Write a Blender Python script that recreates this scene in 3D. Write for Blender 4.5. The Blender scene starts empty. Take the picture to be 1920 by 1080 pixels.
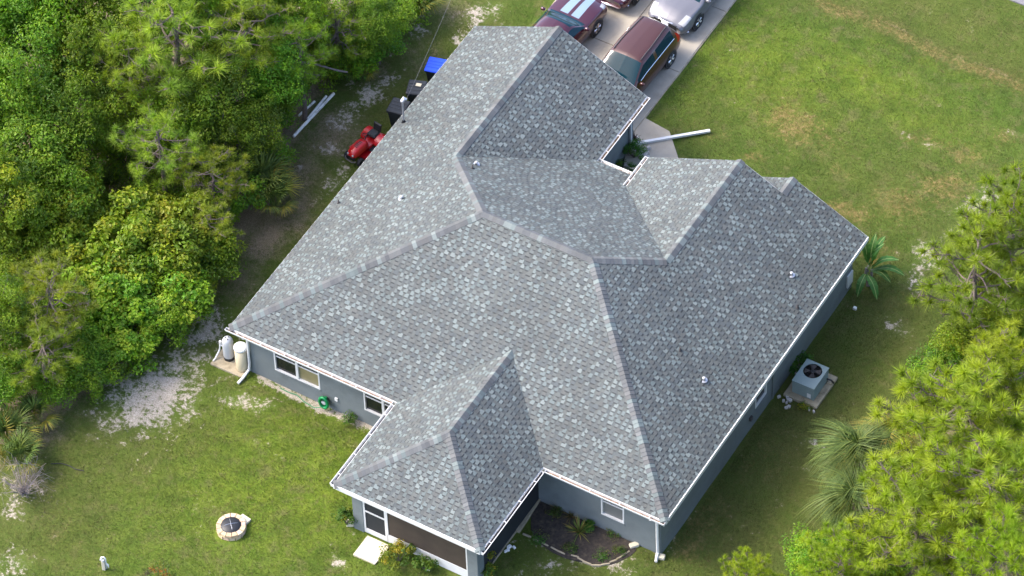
import bpy, math, random
import numpy as np
from mathutils import Vector, Matrix

# ------------------------------------------------------------------ camera, sky, sun, exposure
scene = bpy.context.scene
CAM_LOC = (64.8878, -83.8971, 126.1865)
CAM_ROT = (0.7127, 0.0261, 0.5335)
FPX = 8640.0                      # focal length in photo pixels (1920 wide): a long drone lens
cam_data = bpy.data.cameras.new('camera')
cam = bpy.data.objects.new('camera', cam_data)
scene.collection.objects.link(cam)
cam.location = CAM_LOC
cam.rotation_euler = CAM_ROT
cam_data.sensor_width = 36.0
cam_data.lens = 36.0 * FPX / 1920.0
cam_data.clip_start = 1.0
cam_data.clip_end = 3000.0
scene.camera = cam

SUN_EL = math.radians(46.0)
SHADOW_DIR = math.radians(19.0)   # direction the shadows fall, from +X towards +Y
world = bpy.data.worlds.new('World')
scene.world = world
world.use_nodes = True
wn = world.node_tree.nodes
bg = wn['Background']
sky = wn.new('ShaderNodeTexSky')
sky.sky_type = 'NISHITA'
sky.sun_disc = False
sky.sun_elevation = SUN_EL
sky.sun_rotation = math.atan2(-math.cos(SHADOW_DIR), -math.sin(SHADOW_DIR))
sky.altitude = 10.0
sky.air_density = 0.5
sky.dust_density = 2.6
sky.ozone_density = 0.6
world.node_tree.links.new(sky.outputs[0], bg.inputs[0])
bg.inputs[1].default_value = 0.15

sun_data = bpy.data.lights.new('sun', 'SUN')
sun_data.energy = 0.55
sun_data.angle = math.radians(13.0)
sun_data.color = (1.0, 0.93, 0.82)
sun = bpy.data.objects.new('sun', sun_data)
scene.collection.objects.link(sun)
sdir = Vector((math.cos(SHADOW_DIR) * math.cos(SUN_EL), math.sin(SHADOW_DIR) * math.cos(SUN_EL), -math.sin(SUN_EL)))
sun.rotation_euler = sdir.to_track_quat('-Z', 'Y').to_euler()

scene.view_settings.view_transform = 'Standard'
scene.view_settings.look = 'None'
scene.view_settings.gamma = 1.0
scene.view_settings.exposure = 2.42

# ------------------------------------------------------------------ helpers
ROT = np.array(Matrix(cam.rotation_euler.to_matrix()))
CL = np.array(CAM_LOC)

def at(px, py, z=0.0):
    """world point at height z seen at photo pixel (px, py)"""
    d = ROT @ np.array([(px - 960) / FPX, -(py - 540) / FPX, -1.0])
    t = (z - CL[2]) / d[2]
    p = CL + t * d
    return (float(p[0]), float(p[1]), float(z))

def topx(P):
    q = (np.asarray(P, float) - CL) @ ROT
    return np.stack([960 + FPX * q[..., 0] / -q[..., 2], 540 - FPX * q[..., 1] / -q[..., 2]], -1)

def tag(o, label=None, cat=None, group=None, kind=None):
    if label: o['label'] = label
    if cat: o['category'] = cat
    if group: o['group'] = group
    if kind: o['kind'] = kind
    return o

def link(o, parent=None):
    scene.collection.objects.link(o)
    if parent is not None:
        o.parent = parent
    return o

def empty(name, loc=(0, 0, 0), rz=0.0, label=None, cat=None, group=None, kind=None, scale=None):
    o = bpy.data.objects.new(name, None)
    o.empty_display_size = 0.2
    o.location = loc
    o.rotation_euler = (0, 0, rz)
    if scale: o.scale = scale if hasattr(scale, '__len__') else (scale,) * 3
    link(o)
    return tag(o, label, cat, group, kind)

def copy_tree(o, parent=None):
    c = o.copy()
    link(c, parent)
    for ch in list(o.children):
        copy_tree(ch, c)
    return c

def np_mesh(name, V, F, mat=None, col=None, smooth=False, extra=None):
    """fast mesh from arrays; F is an (n,k) array or a list of such arrays; col is one RGB per face"""
    if not isinstance(F, list): F = [F]
    F = [np.asarray(f, np.int32) for f in F if len(f)]
    V = np.asarray(V, np.float32)
    m = bpy.data.meshes.new(name)
    m.vertices.add(len(V)); m.vertices.foreach_set('co', V.ravel())
    nl = sum(f.size for f in F); npoly = sum(len(f) for f in F)
    m.loops.add(nl); m.polygons.add(npoly)
    m.loops.foreach_set('vertex_index', np.concatenate([f.ravel() for f in F]))
    tot = np.concatenate([np.full(len(f), f.shape[1], np.int32) for f in F])
    start = np.concatenate([[0], np.cumsum(tot)[:-1]]).astype(np.int32)
    m.polygons.foreach_set('loop_start', start)
    try: m.polygons.foreach_set('loop_total', tot)
    except Exception: pass
    m.polygons.foreach_set('use_smooth', np.full(npoly, bool(smooth)))
    if col is not None:
        a = m.attributes.new('Col', 'FLOAT_COLOR', 'FACE')
        c = np.ones((npoly, 4), np.float32); c[:, :3] = col
        a.data.foreach_set('color', c.ravel())
    if extra:
        for k, v in extra.items():
            a = m.attributes.new(k, 'FLOAT', 'POINT'); a.data.foreach_set('value', np.asarray(v, np.float32))
    m.update(calc_edges=True)
    m.validate()
    if mat: m.materials.append(mat)
    return m

class MB:
    """collects shapes for ONE mesh object"""
    def __init__(s): s.v = []; s.f = []; s.c = []
    def add(s, vs, fs, col=None):
        b = len(s.v); s.v += [tuple(v) for v in vs]
        s.f += [tuple(b + i for i in f) for f in fs]; s.c += [col] * len(fs)
        return s
    def box(s, x0, y0, z0, x1, y1, z1, col=None):
        return s.add([(x0,y0,z0),(x1,y0,z0),(x1,y1,z0),(x0,y1,z0),(x0,y0,z1),(x1,y0,z1),(x1,y1,z1),(x0,y1,z1)],
              [(3,2,1,0),(4,5,6,7),(0,1,5,4),(1,2,6,5),(2,3,7,6),(3,0,4,7)], col)
    def bbox(s, x0, y0, z0, x1, y1, z1, b=0.02, col=None):
        """box with chamfered vertical and top edges"""
        r = [(x0+b,y0),(x1-b,y0),(x1,y0+b),(x1,y1-b),(x1-b,y1),(x0+b,y1),(x0,y1-b),(x0,y0+b)]
        cx, cy = (x0+x1)/2, (y0+y1)/2
        def ins(p): return (p[0]+math.copysign(min(b,abs(cx-p[0])),cx-p[0]), p[1]+math.copysign(min(b,abs(cy-p[1])),cy-p[1]))
        V = [(x,y,z0) for x,y in r]+[(x,y,z1-b) for x,y in r]+[(*ins(p),z1) for p in r]
        F = [tuple(range(7,-1,-1)), tuple(range(16,24))]
        for k in (0, 8):
            for i in range(8): F.append((k+i, k+(i+1)%8, k+8+(i+1)%8, k+8+i))
        return s.add(V, F, col)
    def hexa(s, bottom, top, col=None):
        return s.add(list(bottom)+list(top), [(3,2,1,0),(4,5,6,7),(0,1,5,4),(1,2,6,5),(2,3,7,6),(3,0,4,7)], col)
    def poly(s, pts, col=None): return s.add(pts, [tuple(range(len(pts)))], col)
    def prism(s, pts, z0, z1, col=None):
        n = len(pts)
        return s.add([(x,y,z0) for x,y in pts]+[(x,y,z1) for x,y in pts],
            [tuple(range(n-1,-1,-1)), tuple(range(n,2*n))]+[(i,(i+1)%n,n+(i+1)%n,n+i) for i in range(n)], col)
    def tube(s, pts, rad, n=6, col=None, cap=True):
        pts = [Vector(p) for p in pts]
        rads = rad if hasattr(rad, '__len__') else [rad]*len(pts)
        V = []; prev = None
        for i, p in enumerate(pts):
            t = (pts[min(i+1,len(pts)-1)]-pts[max(i-1,0)])
            t = t.normalized() if t.length > 1e-9 else Vector((0,0,1))
            a = prev if prev is not None else (Vector((0,0,1)) if abs(t.z) < .9 else Vector((1,0,0)))
            a = (a - t*a.dot(t))
            a = a.normalized() if a.length > 1e-6 else t.orthogonal().normalized()
            b = t.cross(a); prev = a
            for k in range(n):
                w = 2*math.pi*k/n
                V.append(p + (a*math.cos(w)+b*math.sin(w))*rads[i])
        F = []
        for i in range(len(pts)-1):
            for k in range(n):
                F.append((i*n+k, i*n+(k+1)%n, (i+1)*n+(k+1)%n, (i+1)*n+k))
        if cap:
            F.append(tuple(range(n-1,-1,-1))); F.append(tuple(range((len(pts)-1)*n, len(pts)*n)))
        return s.add(V, F, col)
    def lathe(s, prof, n=20, cx=0, cy=0, col=None, axis='z'):
        V = []
        for r, z in prof:
            for k in range(n):
                w = 2*math.pi*k/n
                p = (r*math.cos(w), r*math.sin(w), z)
                if axis == 'y': p = (p[0], p[2], p[1])
                if axis == 'x': p = (p[2], p[0], p[1])
                V.append((p[0]+cx, p[1]+cy, p[2]))
        F = []
        for i in range(len(prof)-1):
            for k in range(n):
                q = (i*n+k, i*n+(k+1)%n, (i+1)*n+(k+1)%n, (i+1)*n+k)
                F.append(q if axis == 'z' else q[::-1])
        if prof[0][0] > 1e-6: F.append(tuple(range(n-1,-1,-1)))
        if prof[-1][0] > 1e-6: F.append(tuple(range((len(prof)-1)*n, len(prof)*n)))
        return s.add(V, F, col)
    def xf(s, M):
        s.v = [tuple(M @ Vector(v)) for v in s.v]; return s
    def mesh(s, name, mat, smooth=False):
        m = bpy.data.meshes.new(name)
        m.from_pydata(s.v, [], s.f)
        if any(c is not None for c in s.c):
            a = m.attributes.new('Col', 'FLOAT_COLOR', 'FACE')
            a.data.foreach_set('color', [x for c in s.c for x in ((*c, 1.0) if c else (1, 1, 1, 1))])
        if smooth: m.polygons.foreach_set('use_smooth', [True]*len(m.polygons))
        m.materials.append(mat)
        m.update()
        return m
    def build(s, name, mat, parent=None, smooth=False, loc=None):
        o = bpy.data.objects.new(name, s.mesh(name, mat, smooth))
        link(o, parent)
        if loc is not None: o.location = loc
        return o

def obj(name, mesh, parent=None, loc=None):
    o = bpy.data.objects.new(name, mesh); link(o, parent)
    if loc is not None: o.location = loc
    return o

# ------------------------------------------------------------------ materials
def new_mat(name):
    m = bpy.data.materials.new(name); m.use_nodes = True
    nt = m.node_tree
    return m, nt, nt.nodes, nt.links, nt.nodes['Principled BSDF']

def pbr(name, color, rough=0.6, metal=0.0, noise=0.0, nscale=8.0, bump=0.0, bscale=60.0, attr=False, coat=0.0, spec=0.5, stain=None, stscale=1.5, coords='Object', macro=0.0):
    m, nt, N, L, P = new_mat(name)
    P.inputs['Roughness'].default_value = rough
    P.inputs['Metallic'].default_value = metal
    P.inputs['Specular IOR Level'].default_value = spec
    if coat:
        P.inputs['Coat Weight'].default_value = coat; P.inputs['Coat Roughness'].default_value = 0.04
    tc = N.new('ShaderNodeTexCoord')
    if attr:
        a = N.new('ShaderNodeAttribute'); a.attribute_name = 'Col'; src = a.outputs['Color']
    else:
        r = N.new('ShaderNodeRGB'); r.outputs[0].default_value = (*color, 1); src = r.outputs[0]
    if noise:
        t = N.new('ShaderNodeTexNoise'); t.inputs['Scale'].default_value = nscale; t.inputs['Detail'].default_value = 5
        L.new(tc.outputs[coords], t.inputs['Vector'])
        mr = N.new('ShaderNodeMapRange'); mr.inputs[1].default_value = 0.25; mr.inputs[2].default_value = 0.75
        mr.inputs[3].default_value = 1 - noise; mr.inputs[4].default_value = 1 + noise
        L.new(t.outputs[0], mr.inputs[0])
        mx = N.new('ShaderNodeVectorMath'); mx.operation = 'SCALE'
        L.new(src, mx.inputs[0]); L.new(mr.outputs[0], mx.inputs['Scale']); src = mx.outputs[0]
    if macro:      # broad weathering, in world space
        geo = N.new('ShaderNodeNewGeometry')
        for sc_, am in ((.45, macro), (2.2, macro*.6)):
            t = N.new('ShaderNodeTexNoise'); t.inputs['Scale'].default_value = sc_; t.inputs['Detail'].default_value = 4
            L.new(geo.outputs['Position'], t.inputs['Vector'])
            mr = N.new('ShaderNodeMapRange'); mr.inputs[1].default_value = 0.3; mr.inputs[2].default_value = 0.7
            mr.inputs[3].default_value = 1 - am; mr.inputs[4].default_value = 1 + am
            L.new(t.outputs[0], mr.inputs[0])
            mx = N.new('ShaderNodeVectorMath'); mx.operation = 'SCALE'
            L.new(src, mx.inputs[0]); L.new(mr.outputs[0], mx.inputs['Scale']); src = mx.outputs[0]
    if stain:
        t = N.new('ShaderNodeTexNoise'); t.inputs['Scale'].default_value = stscale; t.inputs['Detail'].default_value = 8; t.inputs['Roughness'].default_value = .65
        L.new(tc.outputs[coords], t.inputs['Vector'])
        mr = N.new('ShaderNodeMapRange'); mr.inputs[1].default_value = 0.5; mr.inputs[2].default_value = 0.72
        L.new(t.outputs[0], mr.inputs[0])
        mx = N.new('ShaderNodeMix'); mx.data_type = 'RGBA'; mx.inputs['B'].default_value = (*stain, 1)
        L.new(src, mx.inputs['A']); L.new(mr.outputs[0], mx.inputs['Factor']); src = mx.outputs['Result']
    L.new(src, P.inputs['Base Color'])
    if bump:
        t = N.new('ShaderNodeTexNoise'); t.inputs['Scale'].default_value = bscale; t.inputs['Detail'].default_value = 6
        L.new(tc.outputs[coords], t.inputs['Vector'])
        b = N.new('ShaderNodeBump'); b.inputs['Strength'].default_value = bump; b.inputs['Distance'].default_value = 0.02
        L.new(t.outputs[0], b.inputs['Height']); L.new(b.outputs[0], P.inputs['Normal'])
    return m

def leaf_mat(name, tint=(1, 1, 1), rough=0.5, trans=0.45, var=0.16):
    """leaf colour from the mesh, a hue shift for each plant, part of the light passes through"""
    m, nt, N, L, P = new_mat(name)
    a = N.new('ShaderNodeAttribute'); a.attribute_name = 'Col'
    oi = N.new('ShaderNodeObjectInfo')
    hs = N.new('ShaderNodeHueSaturation')
    mr = N.new('ShaderNodeMapRange'); mr.inputs[3].default_value = 0.5 - var*.12; mr.inputs[4].default_value = 0.5 + var*.12
    L.new(oi.outputs['Random'], mr.inputs[0]); L.new(mr.outputs[0], hs.inputs['Hue'])
    mv = N.new('ShaderNodeMapRange'); mv.inputs[3].default_value = 1 - var; mv.inputs[4].default_value = 1 + var
    L.new(oi.outputs['Random'], mv.inputs[0]); L.new(mv.outputs[0], hs.inputs['Value'])
    L.new(a.outputs['Color'], hs.inputs['Color'])
    mx = N.new('ShaderNodeMix'); mx.data_type = 'RGBA'; mx.blend_type = 'MULTIPLY'; mx.inputs['Factor'].default_value = 1
    mx.inputs['B'].default_value = (*tint, 1)
    L.new(hs.outputs[0], mx.inputs['A'])
    L.new(mx.outputs['Result'], P.inputs['Base Color'])
    P.inputs['Roughness'].default_value = rough
    P.inputs['Specular IOR Level'].default_value = 0.35
    tr = N.new('ShaderNodeBsdfTranslucent')
    tm = N.new('ShaderNodeMix'); tm.data_type = 'RGBA'; tm.blend_type = 'MULTIPLY'; tm.inputs['Factor'].default_value = 1
    tm.inputs['B'].default_value = (1.15, 1.2, 0.55, 1)
    L.new(mx.outputs['Result'], tm.inputs['A']); L.new(tm.outputs['Result'], tr.inputs['Color'])
    ms = N.new('ShaderNodeMixShader'); ms.inputs[0].default_value = trans
    L.new(P.outputs[0], ms.inputs[1]); L.new(tr.outputs[0], ms.inputs[2])
    L.new(ms.outputs[0], N['Material Output'].inputs['Surface'])
    return m

M = {}
M['shingle'] = pbr('shingle_granules', (1,1,1), 0.82, attr=True, noise=0.10, nscale=35, bump=0.08, bscale=220, spec=0.5, macro=.11)
M['deck'] = pbr('roof_underlay', (0.08, 0.085, 0.09), 0.9, noise=.1)
M['stucco'] = pbr('grey_stucco', (0.138, 0.160, 0.160), 0.9, noise=0.07, nscale=3.0, bump=0.4, bscale=90, stain=(0.105, 0.12, 0.118), stscale=0.9, macro=.07)
M['white'] = pbr('white_painted_metal', (0.6, 0.6, 0.58), 0.5, noise=0.05, nscale=4)
M['vinyl'] = pbr('white_vinyl', (0.62, 0.62, 0.6), 0.5, noise=0.03)
M['debris'] = pbr('gutter_debris', (0.2, 0.125, 0.075), 0.95, noise=0.5, nscale=9, bump=.6, bscale=40)
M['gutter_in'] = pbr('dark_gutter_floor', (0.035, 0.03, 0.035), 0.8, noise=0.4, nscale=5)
M['glass'] = pbr('window_glass', (0.012, 0.014, 0.014), 0.06, spec=0.35)
M['blind'] = pbr('window_with_blind', (0.22, 0.19, 0.10), 0.25, noise=0.12, nscale=2.0)
M['blind_grey'] = pbr('window_with_grey_blind', (0.15, 0.155, 0.145), 0.25, noise=0.1, nscale=2.0)
M['screen'] = pbr('brown_insect_screen', (0.042, 0.03, 0.02), 0.85, noise=0.25, nscale=1.6)
M['screen_dark'] = pbr('black_insect_screen', (0.012, 0.015, 0.018), 0.8, noise=0.2, nscale=2)
M['concrete'] = pbr('driveway_concrete', (0.36, 0.322, 0.255), 0.9, noise=0.10, nscale=1.2, bump=0.15, bscale=120, stain=(0.25, 0.22, 0.17), stscale=0.55)
M['pale_slab'] = pbr('pale_concrete_slab', (0.55, 0.5, 0.37), 0.9, noise=0.06, nscale=4, bump=.2)
M['pad'] = pbr('weathered_concrete_pad', (0.33, 0.28, 0.19), 0.9, noise=0.15, nscale=4, bump=.2, stain=(.16, .13, .08), stscale=3)
M['asphalt'] = pbr('asphalt', (0.16, 0.155, 0.16), 0.9, noise=.12, nscale=6, bump=.3)
M['black'] = pbr('black_plastic', (0.012, 0.013, 0.015), 0.5, noise=.2, nscale=6)
M['bin_dark'] = pbr('dark_bin_plastic', (0.014, 0.018, 0.022), 0.55, noise=.2, nscale=6)
M['rubber'] = pbr('tyre_rubber', (0.015, 0.015, 0.016), 0.8, noise=.15)
M['rim'] = pbr('alloy_rim', (0.55, 0.54, 0.52), 0.3, metal=0.9)
M['chrome'] = pbr('chrome_trim', (0.75, 0.76, 0.78), 0.15, metal=1.0)
M['steel'] = pbr('galvanised_steel', (0.42, 0.44, 0.47), 0.45, metal=.8, noise=.1)
M['car_glass'] = pbr('car_glass', (0.004, 0.028, 0.040), 0.02, spec=0.22)  # teal glass tint, with the blue sky reflection put into the base colour
M['brown_paint'] = pbr('copper_brown_paint', (0.055, 0.015, 0.010), 0.35, metal=0.1, coat=.6, noise=.04, nscale=300)
M['maroon_paint'] = pbr('maroon_paint', (0.05, 0.003, 0.012), 0.28, metal=0.25, coat=1.0, noise=.04, nscale=300)
M['stripe_paint'] = pbr('silver_blue_stripe', (0.24, 0.33, 0.39), 0.3, metal=.3, coat=.8)
M['silver_paint'] = pbr('silver_grey_paint', (0.15, 0.15, 0.165), 0.45, metal=.4, coat=.35, noise=.03, nscale=300)
M['red_paint'] = pbr('red_enamel', (0.42, 0.006, 0.008), 0.35, coat=.4)
M['lens'] = pbr('clear_lamp_lens', (0.34, 0.35, 0.35), 0.15, spec=.6)
M['red_lens'] = pbr('red_lamp_lens', (0.45, 0.01, 0.01), 0.15)
M['blue'] = pbr('blue_plastic', (0.012, 0.075, 0.75), 0.4)
M['green_plastic'] = pbr('green_plastic', (0.003, 0.19, 0.055), 0.4)
M['ac_metal'] = pbr('ac_cabinet_paint', (0.21, 0.265, 0.25), 0.5, noise=.06, nscale=3)
M['ac_top'] = pbr('ac_top_paint', (0.235, 0.295, 0.28), 0.6, noise=.05, nscale=3)
M['dark_metal'] = pbr('dark_metal', (0.06, 0.055, 0.052), 0.6, metal=.1, noise=.2)
M['fan'] = pbr('fan_blade', (0.075, 0.062, 0.055), 0.6, metal=.2)
M['firestone'] = pbr('cream_fire_pit_block', (0.62, 0.47, 0.30), 0.9, noise=.14, nscale=9, bump=.4, bscale=40, attr=True)
M['tank_grey'] = pbr('grey_tank', (0.4, 0.42, 0.43), 0.45, noise=.04)
M['tank_beige'] = pbr('beige_tank', (0.5, 0.43, 0.28), 0.5, noise=.04)
M['pvc'] = pbr('white_pvc', (0.66, 0.66, 0.64), 0.45, noise=.08, nscale=6)
M['pvc_dirty'] = pbr('weathered_pvc', (0.85, 0.84, 0.80), 0.6, noise=.15, nscale=5, stain=(.35, .31, .24), stscale=4)
M['bark'] = pbr('grey_brown_bark', (0.13, 0.10, 0.085), 0.95, noise=.3, nscale=7, bump=.8, bscale=25)
M['bark_pale'] = pbr('pale_grey_bark', (0.24, 0.20, 0.185), 0.95, noise=.3, nscale=7, bump=.8, bscale=25)
M['dead'] = pbr('dead_brown_frond', (0.26, 0.165, 0.09), 0.9, noise=.3, nscale=6)
M['mulch'] = pbr('dark_mulch', (0.036, 0.029, 0.024), 0.95, noise=.5, nscale=9, bump=1.0, bscale=30, stain=(.085, .068, .045), stscale=5)
M['leaf'] = leaf_mat('broad_leaf')
M['needle'] = leaf_mat('pine_needle', rough=.55, trans=.4)
M['frond'] = leaf_mat('palm_frond', rough=.65, trans=.22, var=.1)
M['grass'] = leaf_mat('grass_blade', rough=.6, trans=.35, var=0)
M['vent_paint'] = pbr('aged_vent_paint', (0.42, 0.43, 0.43), 0.55, noise=.1)
M['cable'] = pbr('grey_cable', (0.2, 0.2, 0.2), 0.6)
M['rock'] = pbr('pale_limestone', (0.5, 0.46, 0.42), 0.95, noise=.25, nscale=10, bump=.6)
M['terracotta'] = pbr('white_plant_pot', (0.62, 0.6, 0.55), 0.7, noise=.1)
# ------------------------------------------------------------------ house plan (metres): u along the rear wall, v towards the street
H, W, PT = 2.6, 17.634, 0.487
HA = 6.608                                    # half depth of the main hip roof
GC, LG = 3.675, 16.9                          # garage ridge, garage front
EU, LF = 12.9, 13.917                         # wing ridge, wing front
WL = 9.136; WZ = H + PT*(WL - (2*EU - W))     # wing's left eave
SG, LR = 3.042, 14.751                        # small nested gable
UP, WP, PD = 9.89, 2.925, 4.181               # rear porch
OV = 0.41                                     # overhang
zz = lambda h: H + PT*h

# ------------------------------------------------------------------ ground
BL = dict(
 sand=[(285,745,95,60,-20,1.0),(375,608,55,40,-35,1.0),(455,752,60,16,10,.7),(335,685,80,46,-30,.7),(230,790,70,26,-25,.55),(250,850,60,30,0,.35),(420,690,40,20,0,.4),(690,178,45,20,-50,.8),(648,222,40,24,-40,.7),(615,280,26,18,-40,.5),(660,150,20,14,-40,.5),(628,335,22,60,30,.55),
       (605,190,20,15,0,.5),(900,25,36,22,-20,.75),(862,72,22,16,0,.6),(722,98,26,18,0,.5),(780,50,22,26,0,.6),(735,150,30,25,-40,.45),(1130,1052,75,22,10,.62),(1035,1062,50,18,0,.5),
       (1745,478,40,26,40,.75),(1715,520,34,20,60,.65),(1832,385,48,24,-30,.7),(1790,440,25,20,0,.5),(1530,830,30,14,10,.6),(30,925,50,60,0,.55),(12,1060,40,36,0,.6),(215,830,70,30,-30,.3),
       (635,1052,14,12,0,.8),(660,1000,12,10,0,.5),(1000,1015,40,16,0,.45),(1680,610,34,20,20,.55),(1250,1030,18,14,0,.6),(1330,300,10,8,0,.2),(430,640,30,20,0,.4),(560,320,20,30,0,.3),
       (1700,255,14,8,0,.5),(1735,268,20,6,15,.55),(1900,248,22,8,0,.5),(1370,93,8,6,0,.5),(680,120,18,20,0,.5),(380,960,40,25,0,.18),(580,880,35,25,0,.22),(500,830,30,20,0,.25),(700,830,25,16,0,.25),(1450,930,40,22,0,.3),(1510,880,50,16,20,.28)],
 dry=[(1488,232,75,42,25,.62),(1540,262,60,24,20,.42),(1722,262,50,14,12,.5),(1810,288,55,26,20,.5),(1412,292,30,12,0,.6),(1585,395,60,22,20,.6),(1690,380,70,40,0,.5),(1770,350,70,40,0,.55),(1885,255,30,20,0,.5),
      (1640,470,40,30,0,.5),(1570,320,40,16,30,.4),(1890,330,50,30,0,.4),(1700,560,40,30,0,.3),(1430,860,60,40,-50,.35),(1320,980,60,40,-40,.45),(1290,1030,50,25,0,.5),(1340,245,60,30,0,.3),(930,980,30,30,0,.3),(350,850,60,25,0,.18),(120,1000,90,40,0,.22)],
 dirt=[(1595,560,20,60,50,.35),(800,120,60,90,-40,.45),(560,330,50,110,25,.6),(620,250,70,60,-40,.65),(440,520,60,60,-40,.6),(380,585,60,40,-30,.5),(690,120,40,60,-40,.6),(500,440,40,70,30,.8),(850,20,60,40,0,.5),(560,400,40,60,30,.6),
       (1240,1005,20,40,30,.4),(1330,890,16,90,36,.55),(1500,650,12,130,36,.35),(75,800,70,60,-30,.6),(150,790,60,30,-30,.4),(60,900,60,40,0,.5),(1200,1060,60,20,0,.3),(1790,96,20,20,0,.3)],
 dull=[(1500,800,230,230,0,1.0),(1650,600,130,120,0,.85),(1350,970,200,150,0,.9),(1770,20,300,50,15,.55),(1900,110,150,40,18,.5),(230,830,190,90,-25,.7),(60,900,160,160,0,.8),(1080,1040,200,80,0,.6),(700,200,200,60,-45,.9),(560,380,60,140,30,1.0),
       (840,60,100,80,0,.7),(380,650,120,70,-30,.6),(1620,330,260,90,10,.35),(1780,420,140,90,0,.45),(1330,230,60,40,0,.4)],
 lime=[(560,900,330,170,0,1.0),(760,960,250,100,0,.5),(430,1010,300,80,0,.6),(500,740,90,40,0,.6),(1440,130,170,80,20,.8),(1620,150,160,50,25,.8),(1700,210,130,40,20,.6),(1360,70,60,70,-30,.6),(1300,170,60,50,0,.4)],
)
LINES = dict(
 dry=[([(1540,0),(1633,30),(1689,56),(1781,100),(1850,128),(1925,155)],22,.5)],
 dirt=[([(1590,0),(1650,26),(1730,62),(1800,96),(1920,146)],6,.4)],
 sand=[([(490,708),(540,735),(600,762),(650,782),(735,812)],9,1.2),([(1235,1046),(1290,965),(1340,895)],5,.4)],
 dull=[([(1540,-12),(1633,20),(1689,46),(1781,88),(1850,116),(1925,143)],22,.8)],
 lime=[([(1640,70),(1740,110),(1850,160)],14,.5)],
)
EDGE = [(-5.2,-12.5),(-5.0,-6.4),(-4.0,-3.2),(-3.0,2.6),(-3.1,7.8),(-4.3,11),(-4.8,14.6),(-4.7,18.2),(-5.5,24),(-6,40)]
def edge_u(v): return np.interp(v, [e[1] for e in EDGE], [e[0] for e in EDGE])

def channels(P):
    P = np.asarray(P, float)
    q = topx(np.concatenate([P[:, :2], np.zeros((len(P), 1))], 1))
    out = {}
    for k in ('sand', 'dry', 'dirt', 'dull', 'lime'):
        a = np.zeros(len(P))
        for (x, y, rx, ry, ang, amp) in BL[k]:
            c, s = math.cos(math.radians(ang)), math.sin(math.radians(ang))
            dx, dy = q[:, 0]-x, q[:, 1]-y
            r2 = ((dx*c+dy*s)/rx)**2 + ((-dx*s+dy*c)/ry)**2
            a = np.maximum(a, amp*np.exp(-r2*0.75))
        for pts, w, amp in LINES.get(k, []):
            d = np.full(len(P), 1e9)
            for (x0, y0), (x1, y1) in zip(pts, pts[1:]):
                vx, vy = x1-x0, y1-y0
                t = np.clip(((q[:, 0]-x0)*vx+(q[:, 1]-y0)*vy)/(vx*vx+vy*vy), 0, 1)
                d = np.minimum(d, np.hypot(q[:, 0]-x0-t*vx, q[:, 1]-y0-t*vy))
            a = np.maximum(a, amp*np.exp(-(d/w)**2))
        out[k] = a
    wood = 1/(1+np.exp((P[:, 0]-edge_u(P[:, 1]))*2.2))
    wood2 = 1/(1+np.exp(-(P[:, 0]-(22.8-0.08*(P[:, 1]-5)))*2.0))*(P[:, 1] < 17)*(P[:,1] > -20)
    out['dirt'] = np.maximum(out['dirt'], np.maximum(wood, wood2))
    out['wood'] = np.maximum(wood, wood2)
    return out

def axis(lo, hi, step, far):
    a = np.arange(lo, hi+1e-6, step)
    ext = [step*1.6]
    while ext[-1] < far: ext.append(ext[-1]*1.7)
    e = np.array(ext)
    return np.concatenate([(lo-e)[::-1], a, hi+e])
gx, gy = axis(-22, 32, .22, 900), axis(-15, 36, .22, 900)
X, Y = np.meshgrid(gx, gy, indexing='ij')
rng0 = np.random.default_rng(3)
def lumps(x, y):
    z = 0.018*np.sin(x*1.3+np.sin(y*.9)*1.5)+0.016*np.sin(y*1.7+np.cos(x*.7)*1.9)+0.012*np.sin(x*3.1-y*2.3)
    sw = (y-27.3+0.05*(x-12))/1.6                       # the roadside swale
    return z - 0.035 - 0.30*np.exp(-sw*sw)*(1/(1+np.exp(-(x-7.4)*2)))
Z = lumps(X, Y)
GP = np.stack([X.ravel(), Y.ravel(), Z.ravel()], 1)
nx, ny = len(gx), len(gy)
ii = (np.arange(nx-1)[:, None]*ny + np.arange(ny-1)[None, :]).ravel()
GF = np.stack([ii, ii+ny, ii+ny+1, ii+1], 1)
ch = channels(GP)

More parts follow.
